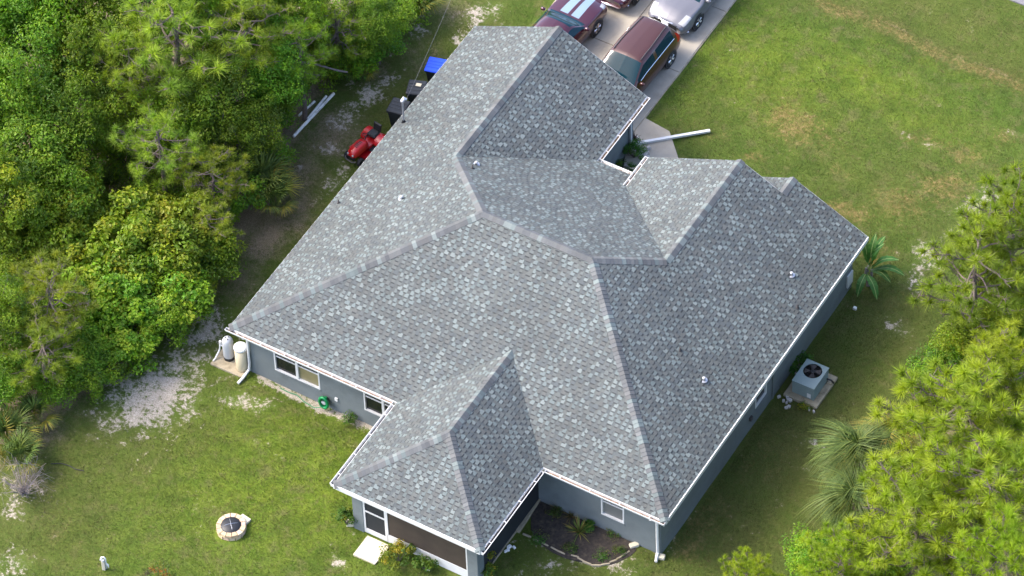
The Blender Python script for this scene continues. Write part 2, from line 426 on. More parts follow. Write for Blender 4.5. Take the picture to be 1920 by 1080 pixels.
def ground_material():
    m, nt, N, L, P = new_mat('lawn_and_sand')
    P.inputs['Roughness'].default_value = 0.95; P.inputs['Specular IOR Level'].default_value = 0.15
    tc = N.new('ShaderNodeTexCoord')
    def noise(sc, det=6, rough=.6):
        t = N.new('ShaderNodeTexNoise'); t.inputs['Scale'].default_value = sc; t.inputs['Detail'].default_value = det; t.inputs['Roughness'].default_value = rough
        L.new(tc.outputs['Object'], t.inputs['Vector']); return t.outputs[0]
    def math2(op, a, b):
        n = N.new('ShaderNodeMath'); n.operation = op
        for i, v in enumerate((a, b)):
            if isinstance(v, (int, float)): n.inputs[i].default_value = v
            else: L.new(v, n.inputs[i])
        return n.outputs[0]
    def rng(v, a, b, c=0, d=1):
        n = N.new('ShaderNodeMapRange'); n.interpolation_type = 'SMOOTHSTEP'
        for i, q in enumerate((a, b, c, d)): n.inputs[1+i].default_value = q
        L.new(v, n.inputs[0]); return n.outputs[0]
    def mix(f, a, b):
        n = N.new('ShaderNodeMix'); n.data_type = 'RGBA'
        if isinstance(f, (int, float)): n.inputs['Factor'].default_value = f
        else: L.new(f, n.inputs['Factor'])
        for k, v in (('A', a), ('B', b)):
            if isinstance(v, tuple): n.inputs[k].default_value = (*v, 1)
            else: L.new(v, n.inputs[k])
        return n.outputs['Result']
    def attr(k):
        a = N.new('ShaderNodeAttribute'); a.attribute_name = k; return a.outputs['Fac']
    big, mid, fine, grit = noise(.35), noise(1.6), noise(7, 8, .7), noise(30, 6, .75)
    c = mix(rng(mid, .35, .65), (0.054, 0.098, 0.013), (0.078, 0.128, 0.018))
    c = mix(rng(big, .4, .65, 0, .6), c, (0.088, 0.12, 0.022))
    c = mix(math2('MULTIPLY', attr('lime'), rng(fine, .2, .6, .5, 1)), c, mix(rng(mid, .35, .65), (0.104, 0.162, 0.016), (0.150, 0.198, 0.022)))
    c = mix(rng(noise(.75, 5, .65), .46, .66, 0, .5), c, (0.044, 0.078, 0.012))
    c = mix(rng(noise(1.15, 7, .7), .50, .68, 0, .55), c, (0.155, 0.140, 0.058))
    c = mix(rng(noise(3.1, 8, .72), .53, .70, 0, .6), c, (0.150, 0.125, 0.060))
    c = mix(math2('MULTIPLY', attr('dull'), rng(mid, .25, .7, .55, 1)), c, mix(rng(fine, .3, .7), (0.072, 0.084, 0.020), (0.108, 0.110, 0.032)))
    def broken(k, w1, w2, lo, hi):
        s = math2('ADD', attr(k), math2('MULTIPLY', math2('SUBTRACT', mid, .5), w1))
        s = math2('ADD', s, math2('MULTIPLY', math2('SUBTRACT', fine, .5), w2))
        return rng(s, lo, hi)
    c = mix(broken('dry', .8, 1.2, .25, .95), c, mix(rng(fine, .3, .7), (0.20, 0.135, 0.048), (0.28, 0.20, 0.085)))
    c = mix(broken('dirt', .55, .7, .25, .8), c, mix(rng(grit, .3, .7), (0.150, 0.115, 0.070), (0.270, 0.215, 0.142)))
    c = mix(broken('sand', 1.7, 2.6, .45, .95), c, mix(rng(grit, .3, .7), (0.27, 0.225, 0.165), (0.52, 0.47, 0.395)))
    g = rng(grit, .25, .75, .72, 1.22)
    sc = N.new('ShaderNodeVectorMath'); sc.operation = 'SCALE'; L.new(c, sc.inputs[0]); L.new(g, sc.inputs['Scale'])
    L.new(sc.outputs[0], P.inputs['Base Color'])
    b = N.new('ShaderNodeBump'); b.inputs['Strength'].default_value = .7; b.inputs['Distance'].default_value = .05
    L.new(math2('ADD', fine, grit), b.inputs['Height']); L.new(b.outputs[0], P.inputs['Normal'])
    return m
gm = np_mesh('ground', GP, GF, ground_material(), smooth=True, extra={k: ch[k] for k in ('sand', 'dry', 'dirt', 'dull', 'lime')})
tag(obj('ground', gm), kind='structure')

# drive, front walk, road
rnd = random.Random(11)
drive = tag(MB().box(.62, 16.3, -.2, 6.66, 60, .012).build('driveway', M['pad']), kind='structure')
vs = [16.75, 20.66, 24.3, 28.0, 31.7, 35.4, 39, 43, 47, 52]
for a, b in zip(vs, vs[1:]):
    for u0, u1 in ((.65, 3.885), (3.905, 6.62)):
        MB().bbox(u0, a+.012, -.05, u1, b-.012, .045+rnd.uniform(-.004, .004), .012).build('slab', M['concrete'], drive)
walk = tag(MB().prism([(6.98,15.9),(7.45,14.9),(8.9,14.2),(9.4,14.9),(8.95,16.6),(7.78,17.85),(6.66,18.0),(6.66,16.75)], -.1, .032).build('front_walk', M['concrete']), kind='structure')
road = tag(MB().box(-120, 30.15, -.1, 200, 37, .02).build('road', M['asphalt']), kind='structure')

# grass: short blades over the lawn
def value_noise(x, y, s, seed):
    r = np.random.default_rng(seed); T = r.random((64, 64))
    xs, ys = x*s, y*s
    xi, yi = np.floor(xs).astype(int), np.floor(ys).astype(int)
    fx, fy = xs-xi, ys-yi; fx = fx*fx*(3-2*fx); fy = fy*fy*(3-2*fy)
    g = lambda i, j: T[i % 64, j % 64]
    return (g(xi,yi)*(1-fx)+g(xi+1,yi)*fx)*(1-fy)+(g(xi,yi+1)*(1-fx)+g(xi+1,yi+1)*fx)*fy
def make_grass(n, seed):
    r = np.random.default_rng(seed)
    px = r.uniform(-30, 1950, n); py = r.uniform(-30, 1110, n)
    d = (np.stack([(px-960)/FPX, -(py-540)/FPX, -np.ones(n)], 1)) @ ROT.T
    P = CL + d*((0-CL[2])/d[:, 2])[:, None]
    x, y = P[:, 0], P[:, 1]
    c = channels(P)
    keep = ~((x > .2)&(x < 17.4)&(y > .3)&(y < 14.6)) & ~((x > 7.2)&(x < 12.5)&(y > -3.9)&(y < 1)) & ~((x > .4)&(x < 6.75)&(y > 13)) & (y < 30.1)
    keep &= ~((x > 6.6)&(x < 9.6)&(y > 12)&(y < 16.4)) & ~((x > 6.6)&(x < 9.0)&(y > 14)&(y+ .95*(x-7.7) < 18.0)&(y < 18.05))
    keep &= ~(((x-14.3)/2.2)**2+((y-.1)/1.3)**2 < 1) & (np.hypot(x-3.75, y+6.2) > .5)
    nz = value_noise(x, y, 1.7, 5)*.5+value_noise(x, y, 5.3, 6)*.5
    bare = np.maximum(c['sand']*1.25, np.maximum(c['dirt']*.5, c['dry']*.35))+ (nz-.5)*.8
    keep &= r.random(n) > np.clip((bare-.25)/.45, 0, .97)
    keep &= c['wood'] < .6
    x, y = x[keep], y[keep]; c = {k: v[keep] for k, v in c.items()}; n = len(x); nz = nz[keep]
    col = np.array([0.064, 0.108, 0.012])[None]*np.ones((n, 1))
    def to(col, f, rgb): return col*(1-f[:, None])+np.array(rgb)[None]*f[:, None]
    col = to(col, np.clip(c['lime'], 0, 1), (0.128, 0.180, 0.019))
    col = to(col, np.clip(c['dull']*.9, 0, 1), (0.084, 0.102, 0.024))
    col = to(col, np.clip(c['dry']*1.1, 0, 1), (0.24, 0.165, 0.06))
    col = to(col, np.clip((nz-.55)*1.5, 0, .5), (0.15, 0.16, 0.04))
    st_ = r.random(n) < .10+.25*np.clip(value_noise(x, y, .8, 9)-.45, 0, 1); col[st_] = np.array([.17, .14, .07])
    m1 = value_noise(x, y, .75, 14)*.6+value_noise(x, y, 2.1, 15)*.4; m2 = value_noise(x, y, 1.2, 16)*.55+value_noise(x, y, 3.4, 17)*.45
    col = to(col, np.clip((m2-.52)*3.2, 0, .6), (0.165, 0.145, 0.058)); col *= (1-.42*np.clip((m1-.45)*3, 0, 1))[:, None]
    col *= r.uniform(.68, 1.12, (n, 1)); col[:, 0] *= r.uniform(.85, 1.2, n)
    h = r.uniform(.03, .075, n)*(1+.5*c['lime']); w = r.uniform(.010, .018, n)
    a = r.uniform(0, 2*np.pi, n); ln = r.uniform(.2, 1.0, n)*h; la = r.uniform(0, 2*np.pi, n)
    z = lumps(x, y)
    V = np.empty((n, 3, 3))
    V[:, 0] = np.stack([x-np.cos(a)*w/2, y-np.sin(a)*w/2, z-.005], 1)
    V[:, 1] = np.stack([x+np.cos(a)*w/2, y+np.sin(a)*w/2, z-.005], 1)
    V[:, 2] = np.stack([x+np.cos(la)*ln, y+np.sin(la)*ln, z+h], 1)
    return np_mesh('grass', V.reshape(-1, 3), np.arange(3*n).reshape(n, 3), M['grass'], col)
tag(obj('grass', make_grass(700000, 21)), 'short patchy lawn grass covering the yard around the house', 'grass', kind='stuff')
# ------------------------------------------------------------------ the house
house = empty('house', (0, 0, 0), label='single storey grey stucco house with a grey shingled hip roof', cat='house')

# ---- roof planes, each: eave point, along-eave direction, up-slope direction, polygon of plan points
RP = dict(P0=(0,0), P1=(W,0), P2=(W,LR), G0=(0,LG), A=(HA,HA), B=(W-HA,HA), C=(GC,2*HA-GC), D=(GC,LG), G1=(2*GC,LG), V1=(2*GC,2*HA),
          E=(EU,2*HA-(W-EU)), F=(EU,LF), T=(W-SG,LR), U=(W-SG,LF), R=(UP,WP), S=(UP,-PD+WP), Q0=(UP-WP,-PD), Q1=(UP+WP,-PD), I0=(UP-WP,0), I1=(UP+WP,0),
          X=(WL,2*HA-(WL-(2*EU-W))), W0=(WL,LF), K=(WL,2*HA), J0=(W-2*SG,LR), J1=(W-2*SG,LF))
CS = 1/math.sqrt(1+PT*PT)
def plane(names, e0, along, up, z0):
    """3-D frame of a roof plane: origin at eave point e0 (plan), 'along' and 'up' unit plan vectors"""
    O = np.array([*e0, z0]); S = np.array([*along, 0.]); Tv = np.array([up[0], up[1], PT])*CS
    Nn = np.cross(S, Tv); Nn = Nn if Nn[2] > 0 else -Nn
    poly = []
    for nme in names:
        p = np.array(RP[nme])-np.array(e0)
        poly.append((p@np.array(along), (p@np.array(up))/CS))
    return dict(O=O, S=S, T=Tv, N=Nn, poly=poly, names=names)
PLANES = [
 plane(['P0','I0','R','I1','P1','B','A'], (0,0), (1,0), (0,1), H),
 plane(['P0','A','C','D','G0'], (0,0), (0,1), (1,0), H),
 plane(['P1','P2','T','U','F','E','B'], (W,0), (0,1), (-1,0), H),
 plane(['V1','K','X','E','B','A','C'], (0,2*HA), (1,0), (0,-1), H),
 plane(['C','D','G1','V1'], (2*GC,0), (0,1), (-1,0), H),
 plane(['X','W0','F','E'], (WL,0), (0,1), (1,0), WZ),
 plane(['U','T','J0','J1'], (W-2*SG,0), (0,1), (1,0), H),
 plane(['Q0','S','R','I0'], (UP-WP,0), (0,1), (1,0), H),
 plane(['Q1','I1','R','S'], (UP+WP,0), (0,1), (-1,0), H),
 plane(['Q0','Q1','S'], (0,-PD), (1,0), (0,1), H),
]
mb = MB()
for pl in PLANES:
    pts = [pl['O']+pl['S']*s+pl['T']*t-pl['N']*.02 for s, t in pl['poly']]
    n = len(pts)
    mb.add(pts, [tuple(range(n))])
    mb.add([p-np.array([0, 0, .06]) for p in pts], [tuple(range(n-1, -1, -1))])
roof = mb.build('roof', M['deck'], house)
roof['label'] = 'hip and gable roof of mottled grey laminated shingles'

EXPO = 0.152
def spans(poly, t0, t1):
    """stretches of the polygon between heights t0 and t1: (left edge fn, right edge fn)"""
    tm = (t0+t1)/2; xs = []
    n = len(poly)
    for i in range(n):
        (s0, a0), (s1, a1) = poly[i], poly[(i+1) % n]
        if (a0 <= tm < a1) or (a1 <= tm < a0):
            def fn(t, s0=s0, a0=a0, s1=s1, a1=a1):
                k = (t-a0)/(a1-a0); k = min(max(k, 0), 1); return s0+(s1-s0)*k
            xs.append((fn(tm), fn))
    xs.sort(key=lambda q: q[0])
    return [(xs[i][1], xs[i+1][1]) for i in range(0, len(xs)-1, 2)]
rs = random.Random(5)
PALE = [(0.1305, 0.1583, 0.1505), (0.1153, 0.1424, 0.1378), (0.1457, 0.1715, 0.162), (0.1002, 0.1237, 0.1197)]
MIDC = [(0.077, 0.0885, 0.0873), (0.086, 0.0952, 0.089), (0.0714, 0.0843, 0.0856), (0.0919, 0.1043, 0.0987), (0.0815, 0.0876, 0.0816), (0.0984, 0.1143, 0.1101)]
GAPC = [(0.0689, 0.0778, 0.074), (0.0745, 0.0847, 0.0812), (0.0646, 0.0762, 0.0756), (0.0803, 0.0895, 0.0827)]
BAND = [(0.0269, 0.0291, 0.0314), (0.0339, 0.0354, 0.0376), (0.0406, 0.0414, 0.0411)]  # dark granule band that also paints the shadow line under each tab
teeth = []; FV = []; FF = []; FC = []
def jit(c, a=.10):
    k = 1+rs.uniform(-a, a); return (c[0]*k, c[1]*k, c[2]*k)
for pl in PLANES:
    tmax = max(t for s, t in pl['poly'])
    O, S, Tv, Nn = pl['O'], pl['S'], pl['T'], pl['N']
    def pt(s, t, h): return O+S*s+Tv*t+Nn*h
    ncourse = int(math.ceil(tmax/EXPO))
    for k in range(ncourse):
        t0, t1 = k*EXPO, min((k+1)*EXPO, tmax)
        if t1-t0 < .02: continue
        for fl, fr in spans(pl['poly'], t0, t1):
            la, lb, ra, rb = fl(t0), fl(t1), fr(t0), fr(t1)
            lo, hi = min(la, lb), max(ra, rb)
            if hi-lo < .03: continue
            s = lo-rs.uniform(0, .3); tooth = rs.random() < .5
            # each course is a strip of alternating raised tabs and lower gaps
            while s < hi:
                w = rs.choice((.10,.12,.13,.14,.15,.18)) if tooth else rs.choice((.07,.09,.10,.11,.13,.16))
                a, b = s, s+w; s = b
                q = [min(max(a, la), ra), min(max(b, la), ra), min(max(b, lb), rb), min(max(a, lb), rb)]
                if q[1]-q[0] < .004 and q[2]-q[3] < .004: tooth = not tooth; continue
                if tooth:
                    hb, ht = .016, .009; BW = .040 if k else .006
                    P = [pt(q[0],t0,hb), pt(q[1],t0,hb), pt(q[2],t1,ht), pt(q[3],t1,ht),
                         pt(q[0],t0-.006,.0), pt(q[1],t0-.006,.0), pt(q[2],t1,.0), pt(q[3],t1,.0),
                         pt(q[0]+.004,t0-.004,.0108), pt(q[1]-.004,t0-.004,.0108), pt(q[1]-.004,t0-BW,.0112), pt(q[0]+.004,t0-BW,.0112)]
                    c = jit(rs.choice(PALE) if rs.random() < .42 else rs.choice(MIDC))
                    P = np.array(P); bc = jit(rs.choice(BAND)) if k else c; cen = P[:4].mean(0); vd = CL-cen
                    area = np.linalg.norm(np.cross(P[1]-P[0], P[3]-P[0]))*abs(Nn@vd)/np.linalg.norm(vd)**3
                    teeth.append((area, P, c, bc))
                else:
                    hb, ht = .009, .002
                    base = len(FV)
                    FV += [pt(q[0],t0,hb), pt(q[1],t0,hb), pt(q[2],t1,ht), pt(q[3],t1,ht), pt(q[0],t0-.004,0), pt(q[1],t0-.004,0)]
                    FF += [(base,base+1,base+2,base+3),(base+4,base+5,base+1,base)]
                    cg = jit(rs.choice(GAPC)); FC += [cg, cg]
                tooth = not tooth
teeth.sort(key=lambda q: -q[0])
TF = [(0,1,2,3),(4,5,1,0),(5,6,2,1),(7,4,0,3),(11,10,9,8)]
for area, P, c, bc in teeth[:300]:
    cen = P.mean(0)
    m = bpy.data.meshes.new('shingle'); m.from_pydata([tuple(v) for v in P-cen], [], TF)
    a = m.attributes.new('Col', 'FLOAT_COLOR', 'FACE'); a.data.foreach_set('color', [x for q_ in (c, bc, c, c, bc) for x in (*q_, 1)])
    m.materials.append(M['shingle'])
    link(bpy.data.objects.new('shingle', m), roof).location = cen
for area, P, c, bc in teeth[300:]:
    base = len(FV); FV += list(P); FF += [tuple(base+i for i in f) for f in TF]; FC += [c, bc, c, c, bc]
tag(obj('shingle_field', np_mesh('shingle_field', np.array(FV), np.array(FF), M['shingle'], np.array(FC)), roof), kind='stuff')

# ---- ridge and hip caps, one bent piece each
def p3(n, dz=0.0):
    p = RP[n]
    h = {'A':HA,'B':HA,'C':GC,'D':GC,'E':W-EU,'F':W-EU,'T':SG,'U':SG,'R':WP,'S':WP}.get(n, 0)
    return np.array([p[0], p[1], H+PT*h+dz])
caps = []
def cap_run(a, b, nl, nr, lift=0.0, wid=.185, start=0.0):
    """pieces overlap from a (low or outer end) to b; nl, nr: downhill unit vectors of the two roof planes"""
    a, b = np.array(a), np.array(b); L = np.linalg.norm(b-a); d = (b-a)/L
    nst = max(1, int(L/.15)); st = L/nst
    for i in range(nst):
        p = a+d*(i*st-.02); q = a+d*((i+1)*st+.01)
        up = np.array([0, 0, 1.])
        def sec(c, h):
            return [c+nl*wid+up*(h+.012), c+nl*wid*.45+up*(h+.026), c+up*(h+.036), c+nr*wid*.45+up*(h+.026), c+nr*wid+up*(h+.012),
                    c+nl*wid+up*(h-.012), c+nr*wid+up*(h-.012)]
        P = np.array(sec(p, lift+.020)+sec(q, lift+.004))
        c = jit(rs.choice(PALE), .05) if rs.random() < .22 else jit(rs.choice([(0.093,0.099,0.099),(0.102,0.108,0.106),(0.082,0.088,0.090),(0.096,0.099,0.097)]), .16)
        vd = np.linalg.norm(CL-P.mean(0))
        caps.append((st/vd, P, c))
CF = [(0,1,8,7),(1,2,9,8),(2,3,10,9),(3,4,11,10),(0,7,12,5),(4,6,13,11),(5,6,4,3,2,1,0)]
def dn(x, y): v = np.array([x, y, -PT]); return v/np.linalg.norm(v)
left, right, rear, front = dn(-1,0), dn(1,0), dn(0,-1), dn(0,1)
def hipdir(n, d):
    """downhill vector of a plane made square to the hip line d"""
    v = n-d*(n@d); return v/np.linalg.norm(v)
def hip(a, b, n1, n2, **k):
    d = p3(b)-p3(a); d = d/np.linalg.norm(d)
    cap_run(p3(a), p3(b), hipdir(n1, d), hipdir(n2, d), **k)
hip('P0','A',left,rear); hip('P1','B',rear,right); hip('C','A',left,front); hip('E','B',front,right)
hip('Q0','S',left,rear); hip('Q1','S',rear,right); hip('S','R',left,right); hip('F','E',left,right); hip('T','U',left,right)
hip('D','C',left,right, lift=.006); hip('A','B',front,rear, lift=.018)
caps.sort(key=lambda q: -q[0])
for _, P, c in caps[:300]:
    cen = P.mean(0)
    m = bpy.data.meshes.new('ridge_cap'); m.from_pydata([tuple(v) for v in P-cen], [], CF)
    a = m.attributes.new('Col', 'FLOAT_COLOR', 'FACE'); a.data.foreach_set('color', [x for _ in CF for x in (*c, 1)])
    m.materials.append(M['shingle'])
    link(bpy.data.objects.new('ridge_cap', m), roof).location = cen
mb = MB()
for _, P, c in caps[300:]: mb.add(P, CF, c)
if mb.v: tag(mb.build('ridge_cap_run', M['shingle'], roof), kind='stuff')
# ridge vents: dark slots under the raised caps
for (a, b, side, t0, t1) in (('A','B',rear,.06,.93), ('C','D',right,.07,.71)):
    pa, pb = p3(a), p3(b); p, q = pa+(pb-pa)*t0, pa+(pb-pa)*t1
    mb = MB()
    for sd in (1,):
        o1, o2 = side*.10, side*.182
        mb.hexa([p+o1+(0,0,.0), q+o1+(0,0,.0), q+o2, p+o2], [p+o1+(0,0,.03), q+o1+(0,0,.03), q+o2+(0,0,.022), p+o2+(0,0,.022)])
    mb.build('ridge_vent', M['black'], roof)

# ---- roof vents and pipes
def on_roof(px, py, pl):
    """roof point under a photo pixel on plane pl"""
    d = ROT @ np.array([(px-960)/FPX, -(py-540)/FPX, -1.0]); P = PLANES[pl]
    t = ((P['O']-CL)@P['N'])/(d@P['N']); return CL+d*t
for px, py, pl in ((753,373,1),(893,309,3),(1484,516,2),(1320,713,2)):
    c = on_roof(px, py, pl); n = PLANES[pl]['N']
    r = MB().lathe([(.045,.0),(.045,.10),(.062,.10),(.062,.14),(.04,.16),(0.001,.168)], 14).build('roof_vent', M['vent_paint'], house, True, tuple(c))
    MB().lathe([(.13,.0),(.13,.012),(.06,.02)], 14).build('flashing', M['steel'], r)
for px, py, pl in ((635,381,1),(886,316,3),(1495,577,2),(1275,657,2)):
    c = on_roof(px, py, pl)
    MB().lathe([(.07,-.02),(.07,.012),(.03,.05),(.03,.15),(.023,.15),(.023,.06)], 10).build('plumbing_pipe', M['dark_metal'], roof, True, tuple(c))
mast = np.array(on_roof(757,229,1))
mpart = MB().tube([mast-(0,0,.1), mast+(0,0,1.1)], .035, 8).tube([mast+(0,0,1.1), mast+(0,0,1.16)], .08, 8).build('service_mast', M['steel'], house)
MB().tube([mast-(0,0,.03), mast+(0,0,.12)], [.09,.05], 10).build('mast_boot', M['black'], mpart)
MB().tube([mast+(0,0,1.14), mast+(.03,.05,1.24), mast+(.1,.12,1.16)], [.07,.075,.04], 8).build('weatherhead', M['white'], mpart)

# ---- fascia, soffit
mb = MB(); sf = MB()
def board(a, b, n, z0=None, z1=None, th=.022):
    a, b, n = Vector(a), Vector(b), Vector((*n, 0))
    dz0 = Vector((0,0,-.175)); dz1 = Vector((0,0,-.012 if th < .04 else .012))
    mb.hexa([a+dz0, b+dz0, b+dz0+n*th, a+dz0+n*th], [a+dz1, b+dz1, b+dz1+n*th, a+dz1+n*th])
def e3(n, z=H): return (*RP[n], z)
runs = [('P0','I0',(0,-1)),('I1','P1',(0,-1)),('P1','P2',(1,0)),('G0','P0',(-1,0)),('I0','Q0',(-1,0)),('Q0','Q1',(0,-1)),('Q1','I1',(1,0)),('G1','V1',(1,0)),('V1','K',(0,1))]
for a, b, n in runs: board(e3(a), e3(b), n, th=.042 if (a, b) in (('P1','P2'), ('Q0','Q1')) else .022)
board((WL, RP['X'][1], WZ), (WL, LF, WZ), (-1,0))
for a, b, c in (('G0','D','G1'),('J0','T','P2')):      # gable rakes
    board(e3(a), tuple(p3(b)), (0,1)); board(tuple(p3(b)), e3(c), (0,1))
board((WL, LF, WZ), tuple(p3('F')), (0,1)); board(tuple(p3('F')), tuple(p3('U')), (0,1))
mb.build('fascia', M['white'], house)
zs = H-.165
for (x0,y0,x1,y1) in ((0,0,W,OV),(W-OV,OV,W,LR),(0,OV,OV,LG),(OV,LG-.35,2*GC,LG),(2*GC-OV,2*HA-OV,2*GC,LG-.35),(UP-WP,-PD,UP+WP,-.001),(2*GC,2*HA-OV,WL+OV,2*HA),(W-2*SG,LF-.3,W-OV,LR)):
    sf.box(x0+.003, y0+.003, zs, x1-.003, y1-.003, zs+.012)
sf.build('soffit', M['vinyl'], house)

# ---- gutters
def gutter(a, b, n, fill, hang=1.05, z=H, t_pale=None):
    a, b, n = Vector((*a, z)), Vector((*b, z)), Vector((*n, 0)); d = (b-a).normalized(); L = (b-a).length
    g = MB()
    def strip(o0, z0, o1, z1, o2, z2, o3, z3):
        g.hexa([a+n*o0+Vector((0,0,z0)), b+n*o0+Vector((0,0,z0)), b+n*o1+Vector((0,0,z1)), a+n*o1+Vector((0,0,z1))],
               [a+n*o3+Vector((0,0,z3)), b+n*o3+Vector((0,0,z3)), b+n*o2+Vector((0,0,z2)), a+n*o2+Vector((0,0,z2))])
    strip(.135,-.055, .16,-.045, .165,-.018, .14,-.02)      # rolled front lip
    strip(.10,-.15, .115,-.15, .155,-.05, .14,-.05)         # front face
    strip(.026,-.152, .115,-.152, .115,-.142, .026,-.142)   # floor
    strip(.024,-.15, .036,-.15, .036,-.02, .024,-.02)       # back
    for e in (a, b):
        g.hexa([e+n*.026-d*.006+Vector((0,0,-.15)), e+n*.115-d*.006+Vector((0,0,-.15)), e+n*.115+d*.006+Vector((0,0,-.15)), e+n*.026+d*.006+Vector((0,0,-.15))],
               [e+n*.026-d*.006+Vector((0,0,-.022)), e+n*.15-d*.006+Vector((0,0,-.022)), e+n*.15+d*.006+Vector((0,0,-.022)), e+n*.026+d*.006+Vector((0,0,-.022))])
    o = g.build('gutter', M['white'], house)
    f = MB()
    steps = int(L/.12)
    for i in range(steps):
        s0, s1 = L*i/steps, L*(i+1)/steps; hz = -.125+rs.uniform(0, .035)
        p, q = a+d*s0, a+d*s1
        f.hexa([p+n*.037+Vector((0,0,-.141)), q+n*.037+Vector((0,0,-.141)), q+n*.112+Vector((0,0,-.141)), p+n*.112+Vector((0,0,-.141))],
               [p+n*.037+Vector((0,0,hz)), q+n*.037+Vector((0,0,hz)), q+n*.125+Vector((0,0,hz)), p+n*.125+Vector((0,0,hz))])
    f.build('gutter_debris', M[fill], o)
    k = max(2, int(round(L/hang)))
    for i in range(k):
        p = a+d*(L*(i+.5)/k)
        MB().hexa([p+n*.03-d*.014+Vector((0,0,-.03)), p+n*.155-d*.014+Vector((0,0,-.03)), p+n*.155+d*.014+Vector((0,0,-.03)), p+n*.03+d*.014+Vector((0,0,-.03))],
                  [p+n*.03-d*.014+Vector((0,0,-.012)), p+n*.155-d*.014+Vector((0,0,-.012)), p+n*.155+d*.014+Vector((0,0,-.012)), p+n*.03+d*.014+Vector((0,0,-.012))]).build('gutter_hanger', M['white'], o)
    return o
gutter((-.10,0), (UP-WP-.16,0), (0,-1), 'debris')
gutter((UP+WP+.16,0), (W+.02,0), (0,-1), 'debris')
gutter((UP-WP,-PD-.01), (UP-WP,-.17), (-1,0), 'gutter_in', .95)
gutter((UP+WP,-PD-.01), (UP+WP,-.17), (1,0), 'gutter_in', .95)
gutter((2*GC,2*HA+.17), (2*GC,LG), (1,0), 'debris', .8)
gutter((2*GC+.16,2*HA), (WL-.17,2*HA), (0,1), 'debris', 1.2)
gutter((WL,RP['X'][1]-.05), (WL,LF), (-1,0), 'debris', 1.2, z=WZ)

# ---- walls with real window openings
stucco = MB()
def wall(p, q, z0, z1, holes=(), th=.14):
    """wall from p to q (outer face on the right hand of p->q); holes: (along0, along1, z0, z1)"""
    p, q = np.array(p, float), np.array(q, float); L = np.linalg.norm(q-p); d = (q-p)/L; n = np.array([d[1], -d[0]])
    xs = sorted({0, L, *[h[0] for h in holes], *[h[1] for h in holes]}); zs_ = sorted({z0, z1, *[h[2] for h in holes], *[h[3] for h in holes]})
    def P(s, z, o=0): r = p+d*s-n*o; return (r[0], r[1], z)
    for s0, s1 in zip(xs, xs[1:]):
        for a, b in zip(zs_, zs_[1:]):
            if any(h[0] <= s0 and s1 <= h[1] and h[2] <= a and b <= h[3] for h in holes): continue
            stucco.poly([P(s0,a), P(s1,a), P(s1,b), P(s0,b)])
    for h in holes:
        s0, s1, a, b = h
        for (c0, c1) in (((s0,a),(s1,a)),((s1,a),(s1,b)),((s1,b),(s0,b)),((s0,b),(s0,a))):
            stucco.poly([P(*c0), P(*c1), P(*c1, th), P(*c0, th)])
    return P
def window(P, h, lights, blinds=(), recess=.06, bm='blind'):
    """white vinyl single-hung window in opening h; lights = number of units side by side"""
    s0, s1, z0, z1 = h; w = MB(); fr = .055
    def bar(a0, a1, b0, b1, o0, o1, tgt):
        tgt.hexa([P(a0,b0,o1),P(a1,b0,o1),P(a1,b0,o0),P(a0,b0,o0)], [P(a0,b1,o1),P(a1,b1,o1),P(a1,b1,o0),P(a0,b1,o0)])
    bar(s0,s1,z0,z0+fr,-.012,recess+.05,w); bar(s0,s1,z1-fr,z1,-.012,recess+.05,w)
    bar(s0,s0+fr,z0+fr,z1-fr,-.01,recess+.05,w); bar(s1-fr,s1,z0+fr,z1-fr,-.01,recess+.05,w)
    o = w.build('window', M['vinyl'], house)
    uw = (s1-s0)/lights
    for i in range(lights):
        a, b = s0+uw*i+fr*.8, s0+uw*(i+1)-fr*.8
        zm = z0+(z1-z0)*.56
        if i: 
            mm = MB(); bar(s0+uw*i-.05, s0+uw*i+.05, z0+fr, z1-fr, -.008, recess+.04, mm); mm.build('mullion', M['vinyl'], o)
        mm = MB(); bar(a, b, zm-.022, zm+.022, .01, recess+.03, mm); mm.build('meeting_rail', M['vinyl'], o)
        for (b0, b1, off, kind) in ((z0+fr, zm-.022, recess, i in blinds), (zm+.022, z1-fr, recess-.02, None)):
            pn = MB(); bar(a, b, b0, b1, off, off+.012, pn)
            pn.build('pane', M[bm] if kind else M['glass'], o)
    sl = MB(); bar(s0-.03, s1+.03, z0-.05, z0-.004, -.035, recess, sl); sl.build('sill', M['stucco'], o)
    return o
ZT = H-.15
xl, xr, yb = OV, W-OV, OV
h1, h2, h3 = (1.52-xl,3.42-xl,.74,2.12), (5.26-xl,6.85-xl,.74,2.12), (14.87-xl,15.78-xl,.82,2.12)
Pr = wall((xl,yb), (xr,yb), -.15, ZT, [h1,h2,h3])
window(Pr, h1, 2, blinds=(1,)); window(Pr, h2, 2); window(Pr, h3, 1, blinds=(0,), bm='blind_grey')
r1, r2 = (7.17-yb,8.0-yb,.74,1.95), (11.3-yb,12.2-yb,.95,2.0)
Pw = wall((xr,yb), (xr,LR-.3), -.15, ZT, [r1])
window(Pw, r1, 1)
wall((xr,LR-.3),(W-2*SG+.3,LR-.3),-.15,ZT); wall((W-2*SG+.3,LR-.3),(W-2*SG+.3,LF-.3),-.15,ZT)
wall((W-2*SG+.3,LF-.3),(WL+OV,LF-.3),-.15,WZ-.1); wall((WL+OV,LF-.3),(WL+OV,2*HA-OV),-.15,WZ-.15)
wall((WL+OV,2*HA-OV),(2*GC-OV,2*HA-OV),-.15,ZT)
wall((2*GC-OV,2*HA-OV),(2*GC-OV,LG-.3),-.15,ZT)
gd = (1.0,5.9,0.0,2.13)
Pg = wall((2*GC-OV,LG-.3),(xl,LG-.3),-.15,ZT,[gd])
wall((xl,LG-.3),(xl,yb),-.15,ZT)
